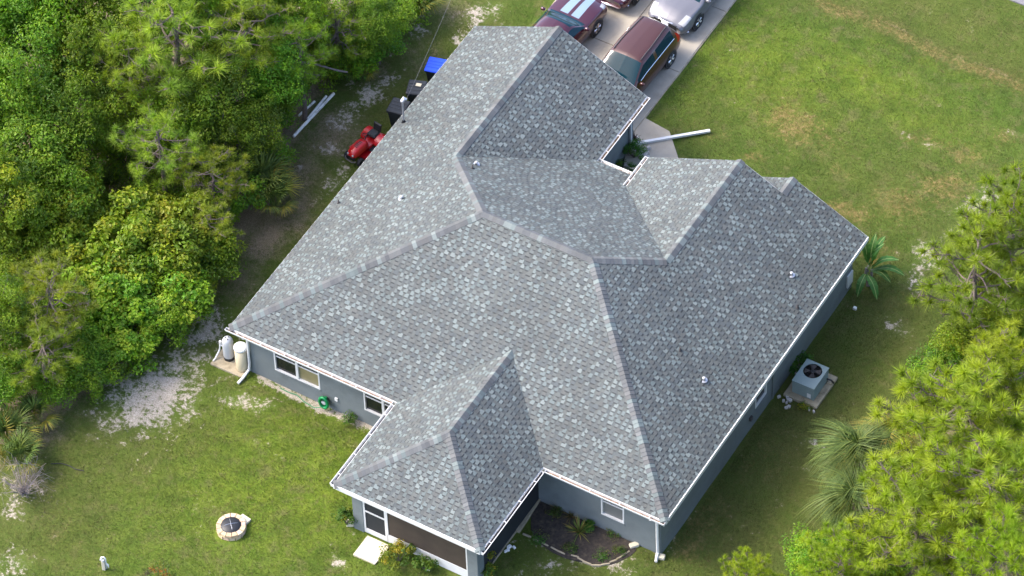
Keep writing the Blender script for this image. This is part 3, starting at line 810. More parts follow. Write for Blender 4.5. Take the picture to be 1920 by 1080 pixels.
for a, b, c, y in ((0,GC,2*GC,LG-.3),(W-2*SG,W-SG,W,LR-.3),(2*EU-W,EU,W,LF-.3)):      # gable triangles
    stucco.poly([(c-.3,y,ZT),(a+.3,y,ZT),(b,y,H+PT*(c-a)/2-.16)])
stucco.build('wall', M['stucco'], house)
gdr = MB(); 
gdr.hexa([Pg(gd[0],gd[2],.12),Pg(gd[1],gd[2],.12),Pg(gd[1],gd[2],.08),Pg(gd[0],gd[2],.08)],[Pg(gd[0],gd[3],.12),Pg(gd[1],gd[3],.12),Pg(gd[1],gd[3],.08),Pg(gd[0],gd[3],.08)])
gdo = gdr.build('garage_door', M['vinyl'], house)
for k in range(4):
    b = MB(); z0 = .03+k*.525
    b.hexa([Pg(gd[0]+.05,z0,.075),Pg(gd[1]-.05,z0,.075),Pg(gd[1]-.05,z0,.06),Pg(gd[0]+.05,z0,.06)],[Pg(gd[0]+.05,z0+.49,.075),Pg(gd[1]-.05,z0+.49,.075),Pg(gd[1]-.05,z0+.49,.06),Pg(gd[0]+.05,z0+.49,.06)])
    b.build('door_panel', M['vinyl'], gdo)
# pale meter panel low on the right wall, light fitting and hose bib on the rear wall, conduit by the air conditioner
MB().box(xr+.002,14.03,.30,xr+.06,14.42,.92).build('meter_panel', M['white'], house)
MB().tube([(xr+.03,8.42,.0),(xr+.03,8.42,2.4)], .03, 6).build('conduit', M['stucco'], house)
MB().box(16.80,yb-.09,1.90,16.96,yb-.002,2.06).build('flood_light', M['white'], house)
MB().box(4.03,yb-.05,.55,4.15,yb-.002,.70).build('outlet_cover', M['vinyl'], house)
MB().box(xr+.002,6.72,.55,xr+.09,6.86,.72).build('outlet_cover', M['dark_metal'], house)

# ---- downspouts
def downspout(pts, splash=None, w=.055):
    b = MB(); b.tube(pts, w, 6); return b.build('downspout', M['white'], house)
downspout([(.62,-.09,H-.14),(.50,.10,H-.42),(.48,.33,H-.62),(.46,.34,.55),(.44,.30,.22),(.40,-.02,.10),(.36,-.32,.05)])
downspout([(17.10,-.09,H-.14),(17.10,.10,H-.36),(17.12,.33,H-.56),(17.14,.34,.20),(17.18,.20,.09),(17.25,.02,.06)])
downspout([(2*GC+.09,16.35,H-.14),(2*GC-.1,16.3,H-.42),(2*GC-OV+.07,16.3,H-.6),(2*GC-OV+.07,16.3,.3),(2*GC-.2,16.32,.12)])

# ---- screened porch on the rear
y0 = -PD+OV; px0, px1 = UP-WP+OV, UP+WP-OV
for a, b in ((px0,px0+.42),(px1-.42,px1)):
    MB().bbox(a,y0,-.15,b,y0+.42,ZT,.01).build('porch_pillar', M['stucco'], house)
MB().box(px0+.02,y0+.05,-.1,px1-.02,yb-.002,.05).build('porch_floor', M['pad'], house)
ds, de = px0+.42, px0+1.36
d = MB()
d.box(ds,y0+.02,.02,ds+.075,y0+.07,ZT); d.box(de-.075,y0+.02,.02,de,y0+.07,ZT); d.box(ds+.075,y0+.02,.02,de-.075,y0+.065,.26); d.box(ds+.075,y0+.02,1.18,de-.075,y0+.062,1.25); d.box(ds+.075,y0+.02,ZT-.12,de-.075,y0+.065,ZT)
door = d.build('screen_door', M['white'], house)
MB().box(ds+.075,y0+.04,.26,de-.075,y0+.045,1.18).build('screen_panel', M['screen_dark'], door)
MB().box(ds+.075,y0+.04,1.25,de-.075,y0+.045,ZT-.12).build('screen_panel', M['screen_dark'], door)
MB().box(de+.004,y0+.03,.0,px1-.424,y0+.09,.44).build('kick_plate', M['white'], house)
MB().box(de+.004,y0+.045,.44,px1-.424,y0+.055,ZT).build('porch_screen', M['screen'], house)['label'] = 'brown insect screen across the rear of the porch'
fr = MB(); fr.box(de,y0+.02,.441,de+.05,y0+.08,ZT); fr.box(px1-.474,y0+.02,.441,px1-.424,y0+.08,ZT); fr.build('screen_frame', M['white'], house)
for xx, nme in ((px1-.05,'r'),(px0+.05,'l')):
    MB().box(xx-.006,y0+.42,.03,xx+.006,yb-.01,ZT).build('porch_screen', M['screen_dark'], house)
    s_ = 1 if nme == 'r' else -1
    rb = MB(); rb.box(min(xx+s_*.008,xx+s_*.05),y0+.42,1.95,max(xx+s_*.008,xx+s_*.05),yb-.01,1.985); rb.build('screen_rail', M['white'], house)
    rb = MB(); rb.box(min(xx+s_*.008,xx+s_*.05),y0+.42,.03,max(xx+s_*.008,xx+s_*.05),yb-.01,.07); rb.build('screen_rail', M['pad'], house)
# ------------------------------------------------------------------ vegetation
def unit(v): return v/np.maximum(np.linalg.norm(v, axis=-1, keepdims=True), 1e-9)
def rdir(r, n): return unit(r.normal(size=(n, 3)))

def leaf_cloud(C, Rd, nper, size, pal, r, up=.55, slim=.5, flat=.8):
    """rhombic leaves spread through clumps; returns verts, quads, colours"""
    C = np.asarray(C); n = len(C); k = nper
    d = rdir(r, n*k).reshape(n, k, 3)
    rad = (0.35+0.65*r.random((n, k, 1))**.6)*np.asarray(Rd).reshape(n, 1, 1)
    p = C[:, None]+d*rad*np.array([1, 1, flat])
    nn = unit(d*.7+np.array([0, 0, up])+r.normal(size=(n, k, 3))*.45)
    t = unit(np.cross(nn, rdir(r, n*k).reshape(n, k, 3))); b = np.cross(nn, t)
    L = size*r.uniform(.6, 1.25, (n, k, 1)); w = L*slim
    V = np.stack([p-t*L*.5, p+b*w*.5+nn*w*.12, p+t*L*.5-nn*L*.1, p-b*w*.5+nn*w*.12], 2).reshape(-1, 3)
    F = np.arange(n*k*4).reshape(-1, 4)
    pal = np.asarray(pal)
    cc = pal[r.integers(0, len(pal), n)][:, None]*r.uniform(.72, 1.3, (n, k, 1))
    cc = cc*np.stack([r.uniform(.85, 1.18, (n, k)), np.ones((n, k)), r.uniform(.8, 1.2, (n, k))], 2)
    return V, F, cc.reshape(-1, 3)

def curve(a, b, sag, n=5, r=None):
    a, b = np.array(a), np.array(b); out = []
    for i in range(n):
        t = i/(n-1); p = a*(1-t)+b*t; p = p+np.array([0, 0, sag*4*t*(1-t)])
        if r is not None and 0 < i < n-1: p = p+r.normal(size=3)*.06
        out.append(tuple(p))
    return out

def broadleaf_meshes(seed, R, hc, vz, nclump, nper, size, pal, slim=.5, crad=(.32, .6)):
    r = np.random.default_rng(seed)
    d = rdir(r, nclump); d[:, 2] = np.abs(d[:, 2])*np.where(r.random(nclump) < .75, 1, -1)
    rad = (.45+.6*r.random((nclump, 1))**.7)
    lob = 1+.22*np.sin(np.arctan2(d[:, 1], d[:, 0])*3+seed)[:, None]
    C = np.array([0, 0, hc])+d*rad*lob*np.array([R, R, vz])
    V, F, c = leaf_cloud(C, r.uniform(*crad, nclump), nper, size, pal, r, slim=slim)
    crown = np_mesh('crown', V, F, M['leaf'], c)
    tb = MB(); tb.tube(curve((0,0,-.1), (r.normal()*.15, r.normal()*.15, hc*.75), 0, 5, r), [.14,.12,.10,.09,.07], 7)
    for i in r.choice(nclump, 14, replace=False):
        tb.tube(curve((0,0,hc*r.uniform(.35,.7)), C[i], .1, 4, r), [.06,.045,.03,.015], 5)
    return crown, tb.mesh('trunk', M['bark'])

def tuft_needles(P, D, nn, L, pal, r, wid=.011, spread=1.0):
    """pine shoots: needles fanning out round each shoot tip P with axis D"""
    n = len(P)
    d = rdir(r, n*nn).reshape(n, nn, 3)
    d = unit(d*spread+D[:, None]*.75)
    ll = L*r.uniform(.65, 1.1, (n, nn, 1))*r.uniform(.8, 1.15, (n, 1, 1))
    base = P[:, None]+d*.015-D[:, None]*r.uniform(0, .16, (n, nn, 1))
    tip = base+d*ll+np.array([0, 0, -.10])*ll*r.uniform(0, 1, (n, nn, 1))
    s = unit(np.cross(d, rdir(r, n*nn).reshape(n, nn, 3)))*wid*.5
    V = np.stack([base-s, base+s, tip], 2).reshape(-1, 3)
    F = np.arange(n*nn*3).reshape(-1, 3)
    pal = np.asarray(pal)
    c = pal[r.integers(0, len(pal), n)][:, None]*r.uniform(.7, 1.3, (n, nn, 1))
    return V, F, c.reshape(-1, 3)

def pine_meshes(seed, R, hc, vz, nbr, ntuft, nn, L, pal, wid=.011, sep=.36):
    r = np.random.default_rng(seed)
    top = hc+vz
    tb = MB(); lean = r.normal(size=2)*.12
    trunk_pt = lambda z: np.array([lean[0]*z/hc+.05*math.sin(z*1.3), lean[1]*z/hc, z])
    tb.tube([tuple(trunk_pt(z)) for z in np.linspace(-.1, top-.2, 9)], list(np.linspace(.17, .03, 9)), 7)
    br = MB(); P = []; D = []
    for i in range(nbr):
        z = hc-vz*.9+(2*vz-.3)*((i+.5)/nbr)
        k = (z-hc)/vz
        ln = R*math.sqrt(max(.05, 1-k*k*.92))*r.uniform(.75, 1.1)
        az = i*2.4+r.normal()*.3
        dirv = np.array([math.cos(az), math.sin(az), 0])
        a = trunk_pt(min(z, top-.3)-.35*(1-k)); b = trunk_pt(z)*np.array([1, 1, 0])+dirv*ln+np.array([0, 0, z+.15+.35*k])
        pts = np.array(curve(a, b, -.12*ln, 6, r))
        br.tube([tuple(q) for q in pts], list(np.linspace(.04, .012, 6)), 5)
        m = max(2, int(round(ntuft*ln/(R*nbr)*1.1)))
        for j in range(m):
            t = r.uniform(.35, 1.0)**.8
            q = pts[min(5, int(t*5))]*(1-(t*5) % 1)+pts[min(5, int(t*5)+1)]*((t*5) % 1)
            off = unit(r.normal(size=3)+np.array([0, 0, .9])+dirv*.9)*r.uniform(.1, .55)*(1.15-.4*t)
            e = q+off
            br.tube([tuple(q), tuple((q+e)/2+np.array([0, 0, -.03])), tuple(e)], [.015, .011, .008], 4, cap=False)
            if P and np.min(np.linalg.norm(np.array(P)-e, axis=1)) < sep: continue
            P.append(e); D.append(unit(off*1.0+np.array([0, 0, .35])))
    for j in range(int(ntuft*.12)):
        e = trunk_pt(top)+r.normal(size=3)*np.array([.4, .4, .3])*R*.35; 
        if np.min(np.linalg.norm(np.array(P)-e, axis=1)) > sep: P.append(e); D.append(unit(np.array([0, 0, 1.])+r.normal(size=3)*.4))
    V, F, c = tuft_needles(np.array(P), np.array(D), nn, L, pal, r, wid)
    return np_mesh('crown', V, F, M['needle'], c), tb.mesh('trunk', M['bark']), br.mesh('branches', M['bark'])

DARK = [(0.095, 0.186, 0.014), (0.124, 0.237, 0.016), (0.157, 0.287, 0.017), (0.08, 0.154, 0.014), (0.194, 0.312, 0.017)]
MIDG = [(0.11, 0.21, 0.011), (0.161, 0.269, 0.014), (0.2, 0.307, 0.015), (0.134, 0.214, 0.014), (0.249, 0.321, 0.015)]
BRIGHT = [(0.138, 0.251, 0.011), (0.187, 0.298, 0.014), (0.231, 0.327, 0.015), (0.119, 0.216, 0.011), (0.255, 0.316, 0.018)]
PINE = [(0.169, 0.268, 0.022), (0.231, 0.325, 0.025), (0.274, 0.368, 0.026), (0.197, 0.282, 0.026)]
PINEL = [(0.166, 0.251, 0.017), (0.206, 0.285, 0.018), (0.232, 0.308, 0.019), (0.146, 0.219, 0.017)]
LIME = [(0.237, 0.332, 0.018), (0.276, 0.369, 0.019), (0.307, 0.387, 0.024), (0.198, 0.29, 0.018)]

KIND = {}
for i in range(3): KIND['oak%d' % i] = (2.0, 3.6, *broadleaf_meshes(100+i, 2.0, 3.6, 1.9, 150, 130, .125, DARK[i:]+MIDG[:2]))
for i in range(2): KIND['mid%d' % i] = (1.8, 2.8, *broadleaf_meshes(120+i, 1.8, 2.8, 1.6, 130, 120, .135, MIDG))
for i in range(3): KIND['lit%d' % i] = (1.7, 2.2, *broadleaf_meshes(140+i, 1.7, 2.2, 1.3, 120, 90, .175, BRIGHT+MIDG[2:3], slim=.6, crad=(.28, .52)))
for i in range(2): KIND['bush%d' % i] = (1.1, .8, *broadleaf_meshes(160+i, 1.1, .8, .75, 80, 100, .10, MIDG[:3]+DARK[2:], crad=(.22, .4)))
for i in range(3): KIND['pine%d' % i] = (2.0, 6.0, *pine_meshes(200+i, 2.0, 6.0, 1.9, 26, 520, 125, .43, PINE, .021, .45))
for i in range(2): KIND['pinel%d' % i] = (2.0, 6.0, *pine_meshes(220+i, 2.0, 6.0, 1.9, 26, 520, 125, .43, PINEL, .021, .45))
for i in range(3): KIND['lime%d' % i] = (2.4, 6.5, *pine_meshes(240+i, 2.4, 6.5, 2.2, 44, 1500, 120, .38, LIME, .022, .36))

def plant(kind, name, px, py, zc, rpx, label, cat='tree', group=None, rz=None, vs=1.0):
    R, hc, *ms = KIND[kind]
    x, y, _ = at(px, py, zc)
    sx = rpx/46.0/R
    o = empty(name, (x, y, -.03), rz if rz is not None else rnd.uniform(0, 6.28), label, cat, group, scale=(sx, sx, zc/hc*vs))
    for m in ms: obj(m.name.split('.')[0], m, o)
    return o
WOOD = 'trees of the wood beside the house'
T_ = [
 ('oak0','broadleaf_tree',70,120,6.0,105,'big dark green broadleaf tree nearest the upper left corner'),
 ('oak1','broadleaf_tree',190,95,6.2,85,'dark broadleaf tree left of the tall pines near the top edge'),
 ('oak2','broadleaf_tree',60,265,5.2,100,'dark broadleaf tree on the left edge below the corner tree'),
 ('oak0','broadleaf_tree',160,215,5.0,75,'dark broadleaf tree beside the black gap in the wood'),
 ('mid0','broadleaf_tree',110,345,4.0,75,'mid green tree on the left above the bright yellow green bushes'),
 ('oak2','broadleaf_tree',395,190,5.0,80,'vine covered dark tree between the pines in the middle of the wood'),
 ('oak1','broadleaf_tree',500,120,4.8,75,'dark tree wrapped in vines behind the bare fallen branch'),
 ('mid1','broadleaf_tree',560,30,4.6,60,'mid green tree between the dark pines and the lime pine at the top'),
 ('oak0','broadleaf_tree',705,40,3.4,55,'dark green tree at the top edge right of the lime pine'),
 ('oak1','broadleaf_tree',522,172,2.6,44,'dark low tree above the white pipes'),
 ('oak2','broadleaf_tree',450,250,3.6,62,'dark tree behind the large palmetto clump'),
 ('mid0','broadleaf_tree',330,230,4.2,70,'mid green tree under the pines left of the wood middle'),
 ('oak1','broadleaf_tree',-30,40,6.5,90,'dark tree cut by the left edge in the upper corner'),
 ('oak0','broadleaf_tree',300,0,6.5,80,'dark tree behind the tall pines cut by the top edge'),
 ('mid1','broadleaf_tree',470,-10,6.0,75,'mid green tree cut by the top edge behind the second pine'),
 ('oak2','broadleaf_tree',20,-10,7.5,95,'dark tree cut by the very upper left corner'),
 ('mid0','broadleaf_tree',120,10,7.0,80,'mid green tree behind the corner trees on the top edge'),
 ('oak1','broadleaf_tree',-20,180,6.5,90,'dark tree cut by the left edge above the middle'),
 ('mid1','broadleaf_tree',-15,380,5.0,80,'mid green tree cut by the left edge beside the bright bushes'),
 ('oak0','broadleaf_tree',400,20,6.8,80,'dark tree between the two tall pines at the top edge'),
 ('oak2','broadleaf_tree',-20,600,4.5,75,'dark tree cut by the left edge behind the light green pine'),
 ('mid0','broadleaf_tree',0,705,2.6,58,'mid green tree cut by the left edge right above the palmettos'),
 ('lit0','bright_shrub',235,455,3.0,85,'bright yellow green bushy tree in the middle of the left wood'),
 ('lit1','bright_shrub',110,410,3.0,80,'bright green bushy tree left of the brightest one'),
 ('lit2','bright_shrub',330,440,2.8,78,'bright green bush with large leaves nearest the middle of the left slope'),
 ('lit0','bright_shrub',378,455,2.2,54,'green bush with pine twigs closest to the left eave'),
 ('lit1','bright_shrub',290,545,2.2,80,'bright green bush at the wood edge above the pale sand'),
 ('lit2','bright_shrub',190,545,2.4,75,'bright green bush right of the low pine on the left edge'),
 ('mid0','bright_shrub',345,545,1.6,56,'mid green bush spilling over the wood edge beside the roof corner'),
 ('mid1','bright_shrub',35,480,2.6,70,'mid green bush on the left edge among bright leaves'),
 ('lit1','bright_shrub',240,630,1.6,58,'low green bush at the wood edge above the sandy patch'),
 ('mid0','bright_shrub',150,660,1.6,60,'low mid green bush under the bottom left pine'),
 ('mid1','bright_shrub',70,690,1.4,48,'low green bush behind the bottom left palmettos'),
 ('pine0','pine_tree',325,75,8.0,120,'tall dark pine near the top of the wood'),
 ('pine1','pine_tree',455,55,7.6,85,'tall dark pine right of the tallest one at the top'),
 ('pine2','pine_tree',250,140,7.0,70,'dark pine leaning left beside the black gap'),
 ('pinel0','pine_tree',632,42,4.2,72,'lime green pine at the top edge of the wood'),
 ('pine1','pine_tree',300,285,5.5,75,'dark pine in the middle of the wood'),
 ('pinel1','pine_tree',395,330,4.6,58,'small light green pine above the bright bushes'),
 ('pine2','pine_tree',398,425,3.4,52,'small dark pine at the wood edge next to the left eave'),
 ('pinel0','pine_tree',95,560,5.0,78,'light green pine on the left edge halfway down'),
 ('pinel1','pine_tree',75,655,4.2,72,'bottom left light green pine above the palmettos'),
 ('pine0','pine_tree',560,95,5.5,60,'dark pine behind the bare branch right of the wood middle'),
]
for k, nme, px, py, zc, r_, lab in T_: plant(k, nme, px, py, zc*.66, r_, lab, 'tree', WOOD)
USED = set()
def near_label(px, py, trees):
    """name a low bush by the tree whose foot it stands at, and the side"""
    for d, tx, ty, lab in sorted((math.hypot(px-tx, (py-ty)*1.2), tx, ty, lab) for tx, ty, lab in trees):
        side = 'left of' if px < tx-8 else 'right of' if px > tx+8 else 'under'
        l = ' '.join(('low bush ' + side + ' the ' + lab).split()[:16])
        if l not in USED: USED.add(l); return l
U_ = [(560,120),(495,205),(470,300),(430,370),(600,80),(640,95),(730,10),(680,85),(360,380),(20,340),(230,300),(280,370),(160,470),(60,600),(110,700),(180,690),(330,590),(365,500),(380,270),(520,140),(10,560),(240,215),(300,200),(180,400),(690,20),(380,470),(20,440),(90,500)]
for i, (px, py) in enumerate(U_):
    plant('bush%d' % (i % 2), 'understory_bush', px, py, rnd.uniform(.7, 1.1), rnd.uniform(42, 64), near_label(px, py, [(t[2], t[3]+34*.5*t[4], t[6]) for t in T_]), 'bush', 'low bushes under the left wood')

# right-hand trees
RT = 'trees along the right side of the yard'
R_ = [
 ('lime0','pine_tree',1808,805,6.0,138,'large yellow green pine filling the lower right'),
 ('lime1','pine_tree',1880,930,6.2,145,'yellow green pine cut by the right edge near the bottom'),
 ('lime2','pine_tree',1735,1005,5.6,122,'yellow green pine cut by the bottom edge right of the palms'),
 ('lime1','pine_tree',1900,740,5.4,105,'yellow green pine at the right edge above the largest one'),
 ('pinel0','pine_tree',1830,510,5.6,100,'darker green pine with long bare limbs at the right edge'),
 ('pinel1','pine_tree',1905,420,6.0,85,'upper dark green pine cut by the right edge'),
 ('pinel0','pine_tree',1880,470,5.2,80,'green pine between the two darker ones at the right edge'),
 ('lime2','pine_tree',1405,1092,3.2,50,'small yellow green pine top rising from the bottom edge'),
 ('lime0','pine_tree',1580,1075,4.6,70,'yellow green pine at the bottom edge below the cabbage palms'),
 ('lime2','pine_tree',1900,1085,6.5,90,'yellow green pine in the bottom right corner'),
 ('mid1','broadleaf_tree',1850,640,2.4,62,'green broadleaf tree between the right hand pines'),
 ('mid0','broadleaf_tree',1535,1055,1.9,52,'green leafy tree at the bottom edge left of the cabbage palms'),
 ('mid0','broadleaf_tree',1900,600,2.2,55,'green leafy tree at the right edge under the dark pine'),
]
for k, nme, px, py, zc, r_, lab in R_: plant(k, nme, px, py, zc, r_, lab, 'tree', RT)
for i, (px, py) in enumerate([(1810,650),(1780,690),(1900,680),(1700,900),(1660,1040),(1600,1060),(1760,930),(1840,860),(1880,560)]):
    plant('bush%d' % (i % 2), 'understory_bush', px, py, .9, rnd.uniform(45, 65), near_label(px, py, [(t[2], t[3]+34*.7*t[4], t[6]) for t in R_]), 'bush', 'low bushes under the right pines')

# ---- palms
def fan_mesh(seed, nl, pet, blade, arc, droop, pal, wid=.045, curl=.35, segs=5):
    """a palm leaf: petiole along +X, then a fan of leaflets whose tips droop"""
    r = np.random.default_rng(seed); V = []; F = []; C = []
    def strip(pts, ws, nrm, c):
        b = len(V)
        for p, w, s in zip(pts, ws, nrm): V.extend([p-s*w/2, p+s*w/2])
        for i in range(len(pts)-1): F.append((b+2*i, b+2*i+1, b+2*i+3, b+2*i+2)); C.append(c)
    up = np.array([0, 0, 1.])
    pts = [np.array([pet*t, 0, curl*pet*math.sin(t*1.6)*.6]) for t in np.linspace(0, 1, 5)]
    strip(pts, [.05,.045,.04,.035,.03], [np.array([0, 1, 0])]*5, (.12, .16, .04))
    hub = pts[-1]; fd = unit(pts[-1]-pts[-2])
    side = np.array([0, 1., 0]); nup = unit(np.cross(fd, side)); 
    if nup[2] < 0: nup = -nup
    for i in range(nl):
        a = math.radians(arc)*((i+.5)/nl-.5)*2+r.normal()*.03
        d = fd*math.cos(a)+side*math.sin(a)
        L = blade*(1-.25*abs(a)/math.radians(arc))*r.uniform(.88, 1.08)
        s = unit(np.cross(d, nup)); P = []; 
        for t in np.linspace(0.04, 1, segs):
            P.append(hub+d*L*t+nup*(.10*L*math.sin(t*2.2)*abs(math.cos(a)))-up*droop*L*max(0, t-.35)**2*1.9+r.normal(size=3)*.006)
        ws = [wid*.3, wid, wid*.85, wid*.55, wid*.08][:segs] if segs == 5 else list(np.interp(np.linspace(0, 1, segs), [0,.3,.7,1], [wid*.3, wid, wid*.6, .004]))
        cc = np.array(pal[r.integers(0, len(pal))])*r.uniform(.8, 1.25)
        strip(P, ws, [s]*segs, tuple(cc))
    return np_mesh('frond', np.array(V), np.array(F), M['frond'], np.array(C))
SABAL = [(.072,.115,.022),(.094,.140,.028),(.058,.100,.019),(.118,.155,.026)]
SABALY = [(.22,.20,.035),(.28,.215,.035),(.17,.185,.035)]
DEADP = [(.30,.19,.075),(.24,.15,.07)]
PALMETTO = [(.085,.135,.024),(.115,.16,.024),(.07,.112,.022)]
PALMY = [(.17,.18,.03),(.24,.21,.03),(.12,.16,.03)]
fm_s = [fan_mesh(300+i, 44, .8, 1.2, 105, 1.45, SABAL, .036, segs=7) for i in range(3)]
fm_y = [fan_mesh(310+i, 30, .75, 1.0, 105, 1.1, SABALY, .045, segs=7) for i in range(2)]
fm_d = [fan_mesh(315, 24, .7, .75, 110, 1.1, DEADP, .045)]
fm_p = [fan_mesh(320+i, 26, .55, .62, 112, .22, PALMETTO, .04, curl=.8) for i in range(3)]
fm_py = [fan_mesh(330+i, 24, .5, .58, 112, .3, PALMY, .04, curl=.7) for i in range(2)]

def palm(name, loc, hgt, n, fans, label, cat, group, el0, el1, sc=1.0, trunk=True, extra=(), rz0=0.0):
    root = empty(name, loc, rz0, label, cat, group)
    if trunk:
        b = MB(); b.tube([(0,0,-.1),(.03,0,hgt*.5),(0,.02,hgt)], [.19,.17,.2], 9)
        for i in range(26):
            a = i*2.4; z = hgt*(.35+.6*i/26)
            b.tube([(.17*math.cos(a),.17*math.sin(a),z-.1),(.26*math.cos(a),.26*math.sin(a),z+.12)], [.05,.025], 4)
        b.build('trunk', M['bark'], root)
    for i in range(n):
        f = i/max(1, n-1)
        el = math.radians(el0+(el1-el0)*f+rnd.uniform(-7, 7)); az = i*2.39996+rnd.uniform(-.2, .2)
        ms = extra if (extra and i >= n-len(extra)*2) else fans
        o = obj('frond', rnd.choice(ms), root, (.08*math.cos(az), .08*math.sin(az), hgt))
        o.rotation_euler = (0, -el, az); o.scale = (sc*rnd.uniform(.85, 1.1),)*3
    return root
CP = 'cabbage palms on the right'
x, y, _ = at(1612, 868, 2.7); palm('cabbage_palm', (x, y, 0), 2.7, 26, fm_s, 'tall cabbage palm with blue green drooping fronds beside the yellow green pines', 'palm', CP, 88, -45, .92, extra=fm_y)
x, y, _ = at(1608, 950, 2.2); palm('cabbage_palm', (x, y, 0), 2.2, 24, fm_s, 'lower cabbage palm in front with dead straw coloured fronds beneath', 'palm', CP, 88, -50, .88, extra=fm_d)
x, y, _ = at(1668, 835, 2.6); palm('cabbage_palm', (x, y, 0), 2.6, 18, fm_y, 'cabbage palm with yellowing fronds half hidden by the pine', 'palm', CP, 75, -35, .85)
PG = 'saw palmettos at the wood edge'
for px, py, n, sc, lab in [(490,345,20,1.6,'large saw palmetto clump at the wood edge beside the garage'),(475,300,14,1.4,'saw palmetto behind the largest clump'),(512,372,14,1.3,'yellowing palmetto clump low at the wood edge'),
   (200,348,14,1.2,'saw palmetto in the shade left of the wood middle'),(345,395,10,1.0,'half hidden palmetto above the bright bushes'),(12,815,18,1.3,'large palmetto clump at the left edge with brown skirts'),(35,855,14,1.1,'lower palmetto at the left edge next to the bare shrub'),
   (105,715,10,.9,'small palmetto under the bottom left pine'),(782,12,18,1.25,'palmetto with yellow fronds at the top edge'),(672,132,9,.9,'small palmetto near the end of the bare branch'),(215,690,9,.8,'small yellowing palmetto at the wood edge above the sand'),(62,775,14,1.1,'palmetto right of the large left edge clump'),(345,610,9,.8,'small palmetto tucked under the wood edge bushes'),(12,690,10,1.0,'palmetto cut by the left edge')]:
    x, y, _ = at(px, py, .5)
    palm('saw_palmetto', (x, y, 0), .12, n, fm_p+fm_py[:1], lab, 'palmetto', PG, 82, 18, sc, trunk=False, extra=fm_py if n > 10 else ())

# ---- banana plant
def banana_leaf(seed, L, wd, pal):
    r = np.random.default_rng(seed); V = []; F = []; C = []; n = 16
    for i in range(n+1):
        t = i/n; x_ = .25+L*t; z_ = .55*math.sin(min(1, t*1.25)*1.5)*L*.45-.75*L*max(0, t-.4)**2
        w_ = wd*math.sin(math.pi*min(1, .06+t*.94))**.55*(1 if i % 3 else .9)
        V += [np.array([x_, -w_, z_+.10*w_+r.normal()*.01]), np.array([x_, -.02, z_]), np.array([x_, .02, z_]), np.array([x_, w_, z_+.10*w_+r.normal()*.01])]
    for i in range(n):
        for k in range(3):
            F.append((4*i+k, 4*i+k+1, 4*i+5+k, 4*i+4+k)); C.append((.22,.30,.09) if k == 1 else tuple(np.array(pal)*r.uniform(.85, 1.15)))
    V += [np.array([0,-.02,0]), np.array([0,.02,0])]; F.append((len(V)-2, len(V)-1, 2, 1)); C.append((.15,.22,.06))
    return np_mesh('leaf', np.array(V), np.array(F), M['frond'], np.array(C))
bx, by, _ = at(1615, 522, 0)
ban = empty('banana_plant', (bx+.15, by, 0), 0, 'green banana plant with two yellow leaves at the front right house corner', 'banana plant', scale=.68)
st = MB()
for i, (dx, dy, h) in enumerate(((0,0,1.0),(.25,.2,.8),(-.1,.4,.7),(.3,-.25,.6))): st.tube([(dx,dy,-.05),(dx+.03,dy,h)], [.10,.06], 8)
st.build('stem', M['bark_pale'], ban)
bm_g = [banana_leaf(400+i, 1.45+.15*i, .23, (.045,.135,.018)) for i in range(3)]
bm_y = [banana_leaf(410, .8, .08, (.36,.27,.02)), banana_leaf(411, .75, .10, (.34,.20,.03))]
bm_b = [banana_leaf(415, .7, .12, (.19,.125,.085))]
for i, (mesh, az, el, hz) in enumerate([(bm_g[0],60,50,1.0),(bm_g[1],22,30,.9),(bm_g[2],5,12,.8),(bm_g[0],-18,8,.7),(bm_g[1],-45,-5,.7),(bm_g[2],100,60,.9),(bm_g[0],-80,-10,.6),(bm_g[1],140,40,.8),(bm_y[0],75,62,.9),(bm_y[1],40,28,.9),(bm_b[0],-60,-55,.5),(bm_b[0],-90,-60,.5),(bm_b[0],-30,-62,.5),(bm_g[2],85,35,.8)]):
    o = obj('leaf', mesh, ban, (.08*(i % 3), .1*(i % 4), hz)); o.rotation_euler = (0, -math.radians(el), math.radians(az))

# ---- garden shrubs
def shrub(name, loc, R, h, n, nper, size, pal, label, cat='shrub', group=None, seed=1, slim=.5):
    r = np.random.default_rng(seed)
    d = rdir(r, n); d[:, 2] = np.abs(d[:, 2]); C = np.array([0, 0, h*.45])+d*np.array([R, R, h*.55])*(.4+.6*r.random((n, 1)))
    root = empty(name, loc, 0, label, cat, group)
    V, F, c = leaf_cloud(C, r.uniform(.10, .2, n), nper, size, pal, r, slim=slim)
    obj('foliage', np_mesh('foliage', V, F, M['leaf'], c), root)
    b = MB()
    for i in range(min(10, n)): b.tube([(0,0,-.03), tuple(C[i]*np.array([.5,.5,.6])), tuple(C[i])], [.016,.012,.006], 4)
    b.build('stems', M['bark'], root)
    return root
CROT = [(.26,.28,.02),(.33,.31,.02),(.11,.19,.02),(.07,.15,.02),(.16,.22,.02)]
GREEN = [(.05,.13,.016),(.07,.16,.02),(.09,.17,.02)]
shrub('croton_bush', at(748,1052,0), .62, .75, 34, 34, .11, CROT, 'yellow green croton bush below the brown porch screen', 'shrub', 'croton bushes round the porch', 31)
shrub('croton_bush', at(795,1066,0), .45, .5, 20, 30, .11, CROT[2:]+GREEN, 'greener low croton right of the big yellow one', 'shrub', 'croton bushes round the porch', 32)
shrub('croton_bush', at(916,1076,0), .3, .55, 14, 26, .10, CROT, 'croton at the bottom edge beside the right porch pillar', 'shrub', 'croton bushes round the porch', 33)
shrub('croton_bush', at(918,1062,0), .16, 1.0, 8, 24, .10, CROT, 'thin upright croton with one yellow head by the dark porch side', 'shrub', 'croton bushes round the porch', 34)
shrub('croton_bush', at(652,985,0), .42, .9, 24, 32, .10, CROT[1:]+GREEN, 'green and yellow croton left of the porch corner', 'shrub', 'croton bushes round the porch', 35)
